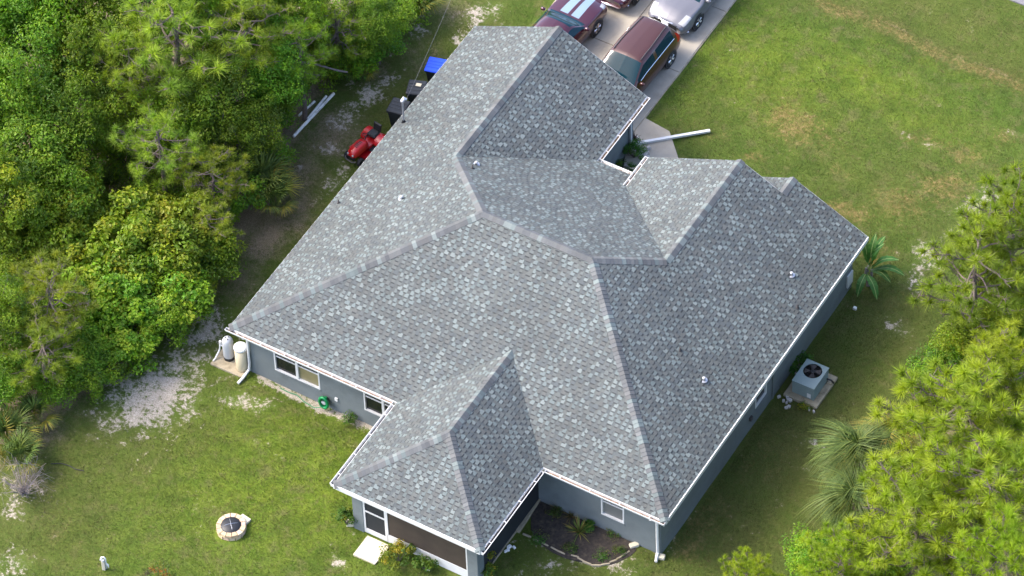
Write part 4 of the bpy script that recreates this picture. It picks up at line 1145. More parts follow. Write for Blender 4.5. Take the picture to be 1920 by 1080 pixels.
shrub('low_shrub', at(1190,296,0), .55, .7, 34, 60, .06, GREEN, 'rounded green shrub in the entry bed', seed=36)
shrub('low_shrub', at(1160,312,0), .22, .35, 10, 30, .07, CROT[2:], 'small yellow green plant against the garage wall', seed=37)
shrub('low_shrub', at(1187,322,0), .35, .35, 16, 40, .06, GREEN, 'low green plant at the inner end of the entry bed', seed=38)
shrub('low_shrub', at(1500,690,0), .55, .4, 26, 50, .08, GREEN, 'low dark weeds between the house wall and the air conditioner', seed=39)
shrub('low_shrub', at(1508,763,0), .22, .18, 10, 30, .06, CROT, 'tiny yellow green weed in front of the air conditioner', seed=40)
shrub('low_shrub', at(655,790,0), .25, .35, 12, 40, .07, GREEN, 'small weed against the rear wall left of the porch', seed=41)
shrub('low_shrub', at(1105,990,0), .22, .3, 10, 40, .08, GREEN, 'small green plant right of the spiky plant in the mulch bed', seed=42)
RED = [(.26,.10,.02),(.15,.16,.02),(.12,.17,.02),(.10,.15,.02),(.09,.13,.02)]
shrub('red_sapling', at(308,1098,0), .55, 1.3, 22, 26, .09, RED, 'small sapling with reddish leaf tips at the bottom edge', 'sapling', seed=43)
shrub('dark_sapling', at(278,1096,0), .2, 1.0, 7, 10, .08, [(.06,.03,.025),(.05,.06,.02)], 'thin dark leaved twig left of the red tipped sapling', 'sapling', seed=44)
for i, (px, py, w_) in enumerate([(1010,1012,'front left edge'),(1128,1046,'front edge'),(1165,1035,'right front edge'),(1040,965,'shaded left end'),(1150,1000,'right end'),(1070,1030,'middle of the front')]):
    shrub('weed_clump', at(px,py,0), .28, .16, 12, 34, .055, GREEN+[(.12,.13,.04)], 'low green weed clump on the '+w_+' of the mulch bed', 'weed', 'weeds in the mulch bed', seed=80+i)
# bare twiggy shrub near the left edge
r_ = np.random.default_rng(77); b = MB()
for i in range(60):
    a = r_.uniform(0, 6.28); e = np.array([math.cos(a)*r_.uniform(.3,1.1), math.sin(a)*r_.uniform(.3,1.1), r_.uniform(.5,1.5)])
    b.tube([(0,0,-.02), tuple(e*.5+r_.normal(size=3)*.08), tuple(e)], [.014,.009,.004], 3)
    for j in range(3):
        q = e*r_.uniform(.5,1); b.tube([tuple(q), tuple(q+r_.normal(size=3)*.2)], [.006,.003], 3)
tag(b.build('bare_shrub', M['bark_pale'], None, loc=at(45,925,0)), 'leafless grey twiggy shrub at the left edge of the lawn', 'shrub')
# spiky clump and straw grass in the mulch bed
def spiky(name, loc, n, L, pal, label, seed, cat='plant', wide=.035):
    r = np.random.default_rng(seed); V = []; F = []; C = []
    for i in range(n):
        a, el = r.uniform(0, 6.28), r.uniform(.25, 1.35); l = L*r.uniform(.6, 1.1)
        s = np.array([-math.sin(a), math.cos(a), 0])*wide/2; b0 = len(V)
        for t in (0, .4, .75, 1):
            p = np.array([math.cos(a)*math.cos(el)*l*t, math.sin(a)*math.cos(el)*l*t, math.sin(el)*l*t-.25*l*t*t*math.cos(el)])
            w = (1, .9, .5, .05)[(0, .4, .75, 1).index(t)]; V += [p-s*w, p+s*w]
        c = tuple(np.array(pal[r.integers(0, len(pal))])*r.uniform(.8, 1.2))
        for k in range(3): F.append((b0+2*k, b0+2*k+1, b0+2*k+3, b0+2*k+2)); C.append(c)
    return tag(obj(name, np_mesh(name, np.array(V), np.array(F), M['frond'], np.array(C)), None, loc), label, cat)
spiky('spiky_plant', at(1086,998,0), 60, .75, [(.11,.16,.03),(.20,.19,.04),(.26,.19,.05),(.08,.13,.03)], 'green and straw coloured spiky plant in the mulch bed', 51)
spiky('straw_grass', at(1070,968,0), 50, .6, [(.22,.16,.06),(.13,.12,.04),(.09,.10,.03)], 'tuft of dry straw grass behind the spiky plant', 52, wide=.02)
spiky('straw_grass', at(1045,955,0), 30, .5, [(.20,.15,.06),(.12,.11,.04)], 'thin dry grass tuft nearest the rear wall in the bed', 53, wide=.015)
# ------------------------------------------------------------------ vehicles
def pchip(xs, ys, xq):
    xs, ys = np.asarray(xs, float), np.asarray(ys, float)
    h = np.diff(xs); dl = np.diff(ys)/h; m = np.zeros(len(xs)); m[0], m[-1] = dl[0], dl[-1]
    for i in range(1, len(xs)-1):
        if dl[i-1]*dl[i] > 0:
            w1, w2 = 2*h[i]+h[i-1], h[i]+2*h[i-1]; m[i] = (w1+w2)/(w1/dl[i-1]+w2/dl[i])
    k = np.clip(np.searchsorted(xs, xq)-1, 0, len(h)-1); t = (xq-xs[k])/h[k]
    return (2*t**3-3*t**2+1)*ys[k]+(t**3-2*t**2+t)*h[k]*m[k]+(-2*t**3+3*t**2)*ys[k+1]+(t**3-t**2)*h[k]*m[k+1]

def make_wheel(parent, x, y, r, side, spokes=5):
    w = empty('wheel', (x, y, r)); w.parent = parent
    MB().lathe([(r*.62,-.09),(r*.93,-.10),(r,-.06),(r,.06),(r*.93,.10),(r*.62,.09)], 24, axis='y').build('tyre', M['rubber'], w, True)
    rb = MB().lathe([(r*.63,-.08),(r*.66,.0),(r*.63,.08),(r*.55,.085),(r*.5,.03),(r*.05,.03)], 24, axis='y')
    if side < 0: rb.xf(Matrix.Scale(-1, 4, (0,1,0)))
    rb.build('rim', M['dark_metal'], w, True)
    sp = MB()
    for k in range(spokes):
        a = 2*math.pi*k/spokes; c, s = math.cos(a), math.sin(a)
        for da in (-.13, .13):
            c2, s2 = math.cos(a+da), math.sin(a+da)
            sp.tube([(.04*c, side*.075, .04*s), (r*.6*c2, side*.088, r*.6*s2)], [.032,.026], 4)
    sp.lathe([(r*.57,side*.07),(r*.64,side*.092),(r*.66,side*.07)], 24, axis='y')
    sp.build('spokes', M['rim'], w)
    return w

def make_car(name, loc, heading, st, paint, label, glassx, rearx, side_win, wheels, wr, mirror, stripes=None, lamps=(1.85, 2.3), group='cars parked on the driveway', trim=None, rails=False, spokes=5):
    """lofted car: st rows are x, z/half-width pairs of sill, flank, shoulder, rail and the top height; +X is forward"""
    st = np.array(st, float); root = empty(name, loc, heading, label, 'car', group)
    xs = []
    keys = sorted(set(st[:, 0].tolist()+[*glassx, *rearx, *side_win, *lamps]+([trim[0], trim[1]] if trim else [])))
    for a, b in zip(keys, keys[1:]):
        n = max(1, int(round((b-a)/.09))); xs += list(np.linspace(a, b, n, endpoint=False))
    xs = np.array(xs+[keys[-1]])
    g = [pchip(st[:, 0], st[:, k], xs) for k in range(1, 10)]
    zb, wb, zm, wm, zs_, ws, zr, wrl, zt = g
    ctrl = [(wb*.9, zb), (wb, zb+.04), (wm, zm), (ws, zs_), (wrl, zr), (wrl*.55, zr+(zt-zr)*.78), (wrl*.10, zt-.002), (wrl*0, zt)]
    sub = 4; rowY = []; rowZ = []; jp = []
    m = len(ctrl); jx = np.arange(m)
    for j in range(m-1):
        for t in np.linspace(0, 1, sub, endpoint=False): jp.append(j+t)
    jp.append(m-1); jp = np.array(jp)
    CY = np.stack([c[0] for c in ctrl], 1); CZ = np.stack([c[1] for c in ctrl], 1)
    YY = np.stack([pchip(jx, CY[i], jp) for i in range(len(xs))]); ZZ = np.stack([pchip(jx, CZ[i], jp) for i in range(len(xs))])
    nj = len(jp)
    V = []
    for i in range(len(xs)):
        V += [(xs[i], -YY[i, j], ZZ[i, j]) for j in range(nj)] + [(xs[i], YY[i, j], ZZ[i, j]) for j in range(nj-2, -1, -1)]
    nr = 2*nj-1
    parts = {}
    def put(key, f): parts.setdefault(key, []).append(f)
    for i in range(len(xs)-1):
        xm = (xs[i]+xs[i+1])/2
        for j in range(nr-1):
            f = (i*nr+j, i*nr+j+1, (i+1)*nr+j+1, (i+1)*nr+j)
            jj = j if j < nj-1 else nr-2-j; jm = (jp[jj]+jp[jj+1])/2; sd = 'R' if j < nj-1 else 'L'
            key = 'body'
            if glassx[0] < xm < glassx[1] and jm > 4.02: key = 'windshield'
            elif rearx[0] < xm < rearx[1] and jm > 4.2: key = 'rear_window'
            elif side_win[0] < xm < side_win[1] and 3.18 < jm < 3.85 and abs(xm-side_win[2]) > .06: key = 'side_window'+sd+('f' if xm > side_win[2] else 'r')
            elif lamps[0] < xm < lamps[1] and 2.7 < jm < 4.0: key = 'headlight'+sd
            elif xm < st[0, 0]+.30 and 2.5 < jm < 3.4: key = 'tail_light'+sd
            elif stripes and stripes[0] < xm < stripes[1] and 5 < jm < 6: key = 'hood_stripe'+sd
            put(key, f)
    for i in (0, len(xs)-1): put('body', tuple(i*nr+j for j in range(nr)) if i == 0 else tuple(i*nr+j for j in range(nr-1, -1, -1)))
    for i in range(len(xs)-1): put('body', (i*nr, (i+1)*nr, (i+1)*nr+nr-1, i*nr+nr-1))
    mats = {'body': paint, 'windshield': M['car_glass'], 'rear_window': M['car_glass'], 'side_window': M['car_glass'], 'headlight': M['lens'], 'tail_light': M['red_lens'], 'hood_stripe': M['stripe_paint']}
    for key, fs in parts.items():
        nm = next(k for k in mats if key.startswith(k))
        used = sorted({v for f in fs for v in f}); mp = {v: i for i, v in enumerate(used)}
        b = MB(); b.add([V[v] for v in used], [tuple(mp[v] for v in f) for f in fs]); b.build(nm, mats[nm], root, True)
    for wx in wheels:
        wmx = float(np.interp(wx, xs, wm))
        for sd in (-1, 1):
            make_wheel(root, wx, sd*(wmx-.085), wr, sd, spokes)
            MB().lathe([(wr*1.17,-.03),(wr*1.17,.012),(wr*.9,.012)], 24, axis='y').xf(Matrix.Translation((wx, sd*(wmx-.012), wr)) @ (Matrix.Identity(4) if sd > 0 else Matrix.Scale(-1, 4, (0,1,0)))).build('wheel_arch', M['black'], root)
    for sd in (-1, 1):
        yv = float(np.interp(mirror[0], xs, ws))
        MB().lathe([(.001,-.11),(.06,-.09),(.075,-.02),(.07,.06),(.001,.10)], 10, axis='y').xf(Matrix.Translation((mirror[0], sd*(yv+.12), mirror[1]))).build('mirror', paint, root, True)
        if trim:
            i0, i1 = np.searchsorted(xs, trim[0]), np.searchsorted(xs, trim[1])
            jt = np.argmin(abs(jp-3.16)); ju = np.argmin(abs(jp-3.0))
            MB().tube([(xs[i], sd*(YY[i, jt]+.012), ZZ[i, jt]) for i in range(i0, i1+1, 2)], .012, 4).build('window_trim', M['chrome'], root)
        if rails:
            i0, i1 = np.searchsorted(xs, -1.7), np.searchsorted(xs, .3); jt = np.argmin(abs(jp-4.25))
            MB().tube([(xs[i], sd*YY[i, jt], ZZ[i, jt]+.03) for i in range(i0, i1+1, 2)], .018, 5).build('roof_rail', M['dark_metal'], root)
    return root, xs, YY, ZZ, jp

SUV = [(-2.10,.45,.70,.60,.80,.80,.78,.85,.66,.87),(-2.04,.30,.82,.65,.90,.95,.86,1.06,.70,1.08),(-1.90,.28,.84,.65,.915,1.0,.89,1.32,.62,1.38),(-1.68,.27,.85,.65,.92,1.03,.90,1.56,.58,1.63),
       (-1.3,.25,.85,.62,.92,1.03,.90,1.60,.60,1.67),(-.2,.25,.85,.6,.92,1.01,.90,1.60,.66,1.68),(.34,.25,.85,.6,.92,1.0,.90,1.57,.66,1.655),(.42,.25,.85,.6,.92,1.0,.90,1.56,.665,1.615),(.62,.25,.85,.6,.92,1.0,.90,1.4325,.70,1.4825),(.82,.25,.85,.6,.92,.995,.895,1.305,.735,1.35),(1.02,.25,.85,.6,.92,.99,.89,1.1775,.77,1.2175),(1.22,.25,.85,.6,.92,.99,.89,1.05,.80,1.085),(1.30,.25,.85,.6,.92,.98,.88,1.02,.78,1.07),
       (1.8,.26,.84,.58,.91,.90,.84,.94,.60,1.0),(2.1,.28,.80,.55,.86,.80,.74,.84,.5,.90),(2.25,.38,.62,.5,.66,.68,.58,.70,.4,.72)]
SEDAN = [(-2.4,.40,.66,.58,.75,.80,.70,.86,.6,.88),(-2.3,.30,.80,.60,.88,.90,.82,.98,.7,1.0),(-1.75,.25,.84,.6,.91,.95,.86,1.03,.68,1.06),(-1.1,.24,.84,.58,.915,.94,.87,1.36,.56,1.42),(-.3,.24,.84,.58,.915,.93,.87,1.40,.58,1.47),
         (.25,.24,.84,.58,.915,.92,.87,1.36,.57,1.44),(1.1,.24,.84,.57,.91,.93,.86,.97,.72,1.01),(1.8,.25,.83,.55,.90,.88,.82,.91,.62,.97),(2.2,.26,.80,.52,.87,.76,.76,.80,.54,.85),(2.4,.34,.64,.48,.70,.62,.60,.66,.42,.70)]
MUSC = [(-2.35,.42,.7,.6,.8,.85,.75,.9,.65,.92),(-2.2,.3,.85,.62,.93,.95,.85,1.02,.7,1.03),(-1.6,.25,.88,.62,.95,.97,.88,1.05,.66,1.1),(-.9,.24,.88,.6,.95,.93,.88,1.25,.55,1.31),(-.2,.24,.88,.6,.95,.92,.88,1.30,.55,1.37),
        (.15,.24,.88,.6,.95,.92,.88,1.28,.54,1.36),(.85,.24,.88,.58,.95,.92,.88,.95,.76,.99),(1.6,.25,.87,.58,.945,.90,.86,.93,.72,.98),(2.15,.28,.84,.55,.90,.80,.80,.83,.64,.88),(2.38,.36,.7,.5,.76,.68,.68,.72,.52,.75)]
PI = math.pi
suv, *_ = make_car('parked_car', (5.24, 20.22-.75+.05, .05), -PI/2-.03, SUV, M['brown_paint'], 'copper brown suv parked nose towards the garage', (.42,1.22), (-1.90,-1.68), (-1.62,.95,-.35), (-1.32,1.36), .345, (.92,1.06), trim=(-1.62,.95), rails=True, lamps=(1.8,2.15))
sed, xs, YY, ZZ, jp = make_car('parked_car', (5.31, 24.52, .05), -PI/2-.05, SEDAN, M['silver_paint'], 'silver sedan with chrome grille parked behind the brown suv', (.25,1.1), (-1.75,-1.1), (-1.3,.9,-.2), (-1.38,1.44), .33, (.85,.98), trim=(-1.3,.9), lamps=(1.85,2.28))
gr = MB()
for k in range(5): gr.tube([(2.41-.10*(abs(t)**2)*2.2, t*.56, .44+k*.055) for t in np.linspace(-1, 1, 9)], .016, 5)
gr.tube([(2.40-.10*(abs(t)**2)*2.2, t*.60, .71) for t in np.linspace(-1, 1, 9)], .022, 5)
gr.build('grille', M['chrome'], sed)
MB().tube([(2.40-.34*(abs(t)**2.4), t*.86, .30) for t in np.linspace(-1, 1, 13)], .03, 5).build('bumper_trim', M['chrome'], sed)
MB().box(2.30,-.5,.42,2.405,.5,.68).build('grille_opening', M['black'], sed)
mus, *_ = make_car('parked_car', (1.93, 19.50, .05), PI/2-.06, MUSC, M['maroon_paint'], 'maroon coupe with two pale blue racing stripes on the hood', (.15,.85), (-1.6,-.9), (-.7,.7,-.35), (-1.35,1.42), .35, (.65,1.0), stripes=(.95,2.3), lamps=(2.0,2.3), spokes=6)
mar, *_ = make_car('parked_car', (2.55, 24.55, .05), -PI/2, SEDAN, M['maroon_paint'], 'dark maroon car of which only the bumper shows at the top edge', (.25,1.1), (-1.75,-1.1), (-1.3,.9,-.2), (-1.38,1.44), .33, (.85,.98), lamps=(1.85,2.28))
MB().tube([(2.40-.34*(abs(t)**2.4), t*.86, .34) for t in np.linspace(-1, 1, 13)], .03, 5).build('bumper_trim', M['chrome'], mar)

# ---- riding mower (+X forward)
mw = empty('riding_mower', (*at(684, 286, 0)[:2], 0), math.radians(-100), 'red riding lawn mower with black seat parked by the left wall', 'lawn mower', scale=.88)
h = MB()
sec = [(-.02,.24,.46,.80),(.25,.25,.46,.83),(.55,.245,.46,.80),(.78,.22,.46,.72),(.88,.16,.48,.62)]
V = []
for x_, w_, z0, z1 in sec: V += [(x_,-w_,z0),(x_,-w_*.98,z1-.10),(x_,-w_*.62,z1),(x_,w_*.62,z1),(x_,w_*.98,z1-.10),(x_,w_,z0)]
F = [(6*i+j,6*i+j+1,6*i+7+j,6*i+6+j) for i in range(4) for j in range(5)]+[(0,1,2,3,4,5)[::-1],(24,25,26,27,28,29)]
h.add(V, F); h.build('hood', M['red_paint'], mw, True)
for k in range(5): MB().box(.18+k*.08,-.09,.826-.004*k,.22+k*.08,.09,.838-.004*k).build('hood_vent', M['black'], mw)
for s in (-1, 1):
    MB().lathe([(.001,0),(.055,.01),(.05,.05),(.001,.06)], 10, axis='x').xf(Matrix.Translation((.84, s*.13, .60))).build('headlight', M['lens'], mw, True)
MB().box(.80,-.20,.36,.90,.20,.50).build('grille', M['black'], mw)
MB().tube([(.88,-.30,.34),(.97,-.18,.33),(.98,.18,.33),(.88,.30,.34)], .035, 6).build('bumper', M['dark_metal'], mw)
b = MB(); b.box(-.95,-.24,.34,-.02,.24,.48); b.build('chassis', M['red_paint'], mw)
for s in (-1, 1):
    f = MB(); pts = [(-.98,.46),(-.92,.60),(-.75,.68),(-.55,.68),(-.38,.58),(-.30,.42)]
    f.add([(x_, s*.22, z_) for x_, z_ in pts]+[(x_, s*.50, z_-.02) for x_, z_ in pts], [(i,i+1,i+7,i+6) for i in range(5)]); f.build('fender', M['red_paint'], mw, True)
    MB().box(-.28,min(s*.24,s*.5),.30,.0,max(s*.24,s*.5),.33).build('footrest', M['black'], mw)
    for (wx, r_w, wy, tw) in ((-.66,.26,.40,.11),(.66,.19,.36,.075)):
        w = MB().lathe([(r_w*.5,-tw),(r_w*.9,-tw),(r_w,-tw*.6),(r_w,tw*.6),(r_w*.9,tw),(r_w*.5,tw)], 18, axis='y').xf(Matrix.Translation((wx, s*wy, r_w))).build('tyre', M['rubber'], mw, True)
        MB().lathe([(.001,-tw*.6),(r_w*.52,-tw*.7),(r_w*.52,tw*.7),(.001,tw*.6)], 14, axis='y').xf(Matrix.Translation((wx, s*wy, r_w))).build('hub', M['tank_grey'], w)
MB().bbox(-.80,-.22,.66,-.40,.22,.76,.05).build('seat', M['black'], mw)
sb = MB().bbox(-.05,-.21,0,.05,.21,.36,.04).xf(Matrix.Translation((-.84,0,.72)) @ Matrix.Rotation(-.22, 4, 'Y')); sb.build('seat_back', M['black'], mw)
MB().tube([(-.02,0,.66),(-.16,0,.92)], .025, 6).build('steering_column', M['black'], mw)
sw = MB(); c0 = Vector((-.17,0,.94)); ax = Vector((-.5,0,.87)).normalized(); e1 = ax.orthogonal().normalized(); e2 = ax.cross(e1)
sw.tube([c0+(e1*math.cos(a)+e2*math.sin(a))*.17 for a in np.linspace(0, 2*PI, 17)], .016, 5, cap=False)
for a in (0, 2.1, 4.2): sw.tube([c0, c0+(e1*math.cos(a)+e2*math.sin(a))*.17], .012, 4)
sw.build('steering_wheel', M['black'], mw)
MB().prism([(-.30,-.52),(.30,-.60),(.42,-.3),(.42,.3),(.30,.52),(-.30,.5)], .10, .22).build('mower_deck', M['red_paint'], mw)

# ---- wheelie bins
def make_bin(px, py, lidm, label, rz, paper=False):
    x, y, _ = at(px, py, 1.0)
    r = empty('wheelie_bin', (x, y, 0), rz, label, 'bin', 'wheelie bins along the left wall')
    MB().hexa([(-.22,-.24,.06),(.22,-.24,.06),(.22,.24,.06),(-.22,.24,.06)], [(-.30,-.33,.96),(.30,-.33,.96),(.30,.33,.96),(-.30,.33,.96)]).build('body', M['bin_dark'], r)
    rim = MB()
    for q in ((-.33,-.36,.33,-.33),(-.33,.33,.33,.36),(-.33,-.33,-.30,.33),(.30,-.33,.33,.33)): rim.box(q[0],q[1],.92,q[2],q[3],.98)
    rim.build('rim', M['bin_dark'], r)
    lid = MB().bbox(-.35,-.37,.985,.35,.37,1.06,.03).build('lid', lidm, r)
    for k in (-.16, .0, .16): MB().bbox(-.30,k-.02,1.056,.30,k+.02,1.075,.008).build('lid_rib', lidm, lid)
    if paper: MB().hexa([(-.05,.04,1.077),(.15,.02,1.077),(.17,.17,1.077),(-.03,.19,1.077)],[(-.05,.04,1.081),(.15,.02,1.081),(.17,.17,1.081),(-.03,.19,1.081)]).build('sticker', M['pale_slab'], lid)
    MB().tube([(.38,-.26,1.0),(.42,-.26,1.0),(.42,.26,1.0),(.38,.26,1.0)], .018, 5).build('handle', M['black'], r)
    for s in (-1, 1):
        MB().lathe([(.001,-.03),(.11,-.03),(.11,.03),(.001,.03)], 14, axis='y').xf(Matrix.Translation((.24, s*.27, .11))).build('wheel', M['rubber'], r)
make_bin(817,123,M['blue'],'dark recycling bin with a bright blue lid',.25)
make_bin(781,165,M['bin_dark'],'black wheelie bin with a pale sticker on its lid',.35,True)
make_bin(747,200,M['bin_dark'],'black wheelie bin next to the roof mast',.15)

# ---- overhead service cable, from the mast towards a pole beyond the frame
wt = mast+np.array([.1,.12,1.16]); far = np.array([*at(846,-20,5.2)[:2], 5.2]); far = wt+(far-wt)*3.2
cb = MB(); pts = [tuple(wt*(1-t)+far*t-np.array([0,0,.5*4*t*(1-t)])) for t in np.linspace(0, 1, 14)]
cb.tube(pts, .0035, 4); tag(cb.build('service_cable', M['cable']), 'thin pale overhead cable running from the roof mast to the top edge', 'cable')

# ---- air conditioner
ac = empty('air_conditioner', (18.17, 9.52, 0), .0, 'pale green grey air conditioner with a round top fan beside the right wall', 'air conditioner', scale=1.07)
aw, al, ah = .40, .52, .66
MB().bbox(-.62,-.72,-.1,.62,.80,.07,.015).build('base_pad', M['pad'], ac)
c = MB(); c.box(-aw,-al,.09,aw,al,ah); c.build('cabinet', M['ac_metal'], ac)
tp = MB(); n = 40; rr = .315; cy = .15
ring = [(rr*math.cos(2*PI*k/n), cy+rr*math.sin(2*PI*k/n)) for k in range(n)]
def edge_pt(k):
    a = 2*PI*k/n; dx, dy = math.cos(a), math.sin(a)
    ts = [t for t in ((aw+.015)/abs(dx) if abs(dx) > 1e-6 else 9, ((al+.015-cy) if dy > 0 else (al+.015+cy))/abs(dy) if abs(dy) > 1e-6 else 9)]
    t = min(ts); return (dx*t, cy+dy*t)
oute = [edge_pt(k) for k in range(n)]
# make the corners exact
for cxx, cyy in ((aw+.015,al+.015),(-aw-.015,al+.015),(-aw-.015,-al-.015),(aw+.015,-al-.015)):
    k = min(range(n), key=lambda q: (oute[q][0]-cxx)**2+(oute[q][1]-cyy)**2); oute[k] = (cxx, cyy)
z1 = ah+.035
Vt = [(*p, z1) for p in ring]+[(*p, z1) for p in oute]+[(*p, ah+.002) for p in oute]+[(p[0], p[1], ah-.14) for p in ring]
Ft = []
for k in range(n):
    j = (k+1) % n
    Ft += [(k, n+k, n+j, j), (n+k, 2*n+k, 2*n+j, n+j), (k, j, 3*n+j, 3*n+k)]
tp.add(Vt, Ft); tp.build('top_panel', M['ac_top'], ac)
MB().lathe([(.001,ah+.003),(rr,ah+.003)], 30, 0, cy).build('fan_well', M['dark_metal'], ac)
MB().lathe([(.001,ah+.004),(.075,ah+.004),(.075,ah+.03),(.05,ah+.04),(.001,ah+.04)], 16, 0, cy).build('fan_hub', M['black'], ac)
for k in range(4):
    a = k*PI/2+.4; f = MB(); P = []
    for (r0, da, z_) in ((.07,-.35,ah+.010),(.30,-.45,ah+.008),(.30,.35,ah+.026),(.07,.35,ah+.024)): P.append((r0*math.cos(a+da), cy+r0*math.sin(a+da), z_))
    f.poly(P); f.build('fan_blade', M['fan'], ac)
gl = MB()
for r0 in (.09,.15,.21,.27): gl.tube([(r0*math.cos(t), cy+r0*math.sin(t), z1+.004) for t in np.linspace(0, 2*PI, 25)], .004, 3, cap=False)
for k in range(6):
    a = k*PI/6*2; gl.tube([(0,cy,z1+.012),(.31*math.cos(a),cy+.31*math.sin(a),z1+.002)], .004, 3)
gl.build('fan_guard', M['dark_metal'], ac)
for k in range(7):
    z_ = .16+k*.07
    MB().box(-aw+.03,-al-.008,z_,aw-.03,-al-.001,z_+.03).build('louvre', M['ac_metal'], ac)
    MB().box(aw+.001,-al+.03,z_,aw+.008,al-.03,z_+.03).build('louvre', M['ac_metal'], ac)
MB().box(.16,-al-.014,.16,.30,-al-.009,.36).build('rating_label', M['pvc'], ac)
MB().tube([(aw+.01,.38,.30),(aw+.16,.42,.26),(aw+.22,.48,.10),(aw+.14,.56,.03),(aw-.1,.6,.03)], .03, 6).build('refrigerant_line', M['black'], ac)
MB().bbox(.43,.36,.071,.60,.56,.16,.02).build('valve_box', M['pad'], ac)

# ---- fire pit
fx, fy, _ = at(434, 992, 0)
fp = empty('fire_pit', (fx, fy, 0), .2, 'round cream stone fire pit with a black mesh cover on the lawn', 'fire pit')
for lay in range(2):
    for k in range(14):
        a0 = 2*PI*(k+.5*lay)/14+.012*0; a1 = a0+2*PI/14-.05; r0, r1 = .36+rs.uniform(-.01,.01), .52+rs.uniform(-.015,.015)
        z0 = -.03 if lay == 0 else .115; z1_ = .11 if lay == 0 else .235+rs.uniform(-.008,.008)
        bt = [(r0*math.cos(a0),r0*math.sin(a0),z0),(r1*math.cos(a0),r1*math.sin(a0),z0),(r1*math.cos(a1),r1*math.sin(a1),z0),(r0*math.cos(a1),r0*math.sin(a1),z0)]
        cc = rs.choice([(.50,.38,.23),(.53,.41,.28),(.46,.33,.20),(.55,.39,.27)])
        MB().hexa(bt, [(x_,y_,z1_) for x_,y_,_ in bt], cc).build('stone_block', M['firestone'], fp)
MB().lathe([(.40,.18),(.385,.215),(.30,.27),(.16,.30),(.001,.312)], 28).build('mesh_cover', M['black'], fp, True)
MB().tube([(.39*math.cos(t),.39*math.sin(t),.215) for t in np.linspace(0,2*PI,29)], .01, 4, cap=False).build('cover_ring', M['dark_metal'], fp)
cr = MB()
for a in (.55, .55+PI/2): cr.tube([(math.cos(a)*t*.38, math.sin(a)*t*.38, .318-.10*t*t) for t in np.linspace(-1,1,9)], .009, 4)
cr.build('cover_brace', M['steel'], fp)
sx, sy, _ = at(456, 972, .1)
tag(MB().hexa([(-.22,-.16,-.12),(.2,-.18,-.12),(.24,.12,-.12),(-.14,.18,-.12)],[(-.22,-.16,.06),(.2,-.18,.06),(.24,.12,.06),(-.14,.18,.06)]).build('stone_slab', M['pale_slab'], None, loc=(sx,sy,.02)), 'flat pale stone slab leaning at the fire pit', 'slab')

# ---- water treatment tanks
tag(MB().bbox(-1.02,-.02,-.1,.40,.98,.05,.015).build('tank_pad', M['pad']), 'concrete pad under the two water tanks at the left rear corner', 'pad')
tx, ty, _ = at(430, 671, .05)
tk = empty('water_tank', (tx, ty, .05), 0, 'grey rounded water filter tank with a black foot', 'tank')
MB().lathe([(.19,0),(.20,.13),(.19,.15)], 22).build('foot', M['black'], tk)
MB().lathe([(.19,.13),(.205,.2),(.205,.86),(.19,.98),(.14,1.07),(.06,1.11),(.001,1.115)], 24).build('shell', M['tank_grey'], tk, True)
for dx, dy in ((-.06,-.02),(.02,.06),(.05,-.05)): MB().lathe([(.025,1.08),(.025,1.125),(.001,1.13)], 8, dx, dy).build('port', M['dark_metal'], tk)
tx2, ty2, _ = at(455, 690, .05)
tk2 = empty('brine_tank', (tx2, ty2, .05), 0, 'tall beige brine tank with a white lid beside the downspout', 'tank')
MB().lathe([(.215,0),(.225,.05),(.235,1.12)], 24).build('shell', M['tank_beige'], tk2, True)
MB().lathe([(.245,1.10),(.25,1.17),(.22,1.21),(.001,1.22)], 24).build('lid', M['pvc'], tk2, True)
pp = MB(); a = np.array([tx, ty, .05])
pp.tube([a+(-.20,0,.55), a+(-.34,-.02,.52), a+(-.36,-.04,.30), a+(-.40,-.30,.06), a+(-.42,-.42,.02)], .03, 6)
pp.tube([a+(-.33,0,.52), a+(-.33,.0,.74)], .05, 8)
tag(pp.build('pvc_pipe', M['pvc']), 'white pipe elbow running from the grey tank to the ground', 'pipe')

# ---- hose reel on the rear wall
hx, hy = 3.66, .26
hr = empty('hose_reel', (hx, hy, .38), 0, 'green garden hose reel hanging on the rear wall', 'hose reel')
MB().tube([(.17*math.cos(t),-.06,.27*math.sin(t)) for t in np.linspace(0,2*PI,25)], .055, 8, cap=False).build('coiled_hose', M['green_plastic'], hr, True)
MB().lathe([(.001,-.02),(.20,-.02),(.20,.0),(.001,.0)], 18, axis='y').xf(Matrix.Scale(1.3, 4, (0,0,1))).build('reel_disc', M['green_plastic'], hr)
MB().lathe([(.001,-.09),(.09,-.08),(.09,-.05),(.001,-.05)], 12, axis='y').build('hub', M['tank_grey'], hr)
MB().box(-.05,-.005,-.15,.05,.13,.15).build('bracket', M['green_plastic'], hr)
hs = MB(); hs.tube([(hx-.1,hy-.1,.12),(hx-.35,hy-.18,.02),(hx-.8,hy-.12,.015),(hx-1.2,hy+.02,.015),(hx-1.5,hy-.02,.015),(hx-1.9,hy+.0,.012)], .016, 5)
tag(hs.build('garden_hose', M['green_plastic']), 'green hose trailing along the rear wall from the reel', 'hose')
hs = MB(); p0 = np.array(at(95,870,0)); hs.tube([tuple(p0+np.array([.30*i,.10*math.sin(i*1.3)+.10*i,.012])) for i in range(5)], .016, 5)
tag(hs.build('black_hose', M['black']), 'short black hose lying on the lawn near the left edge', 'hose')

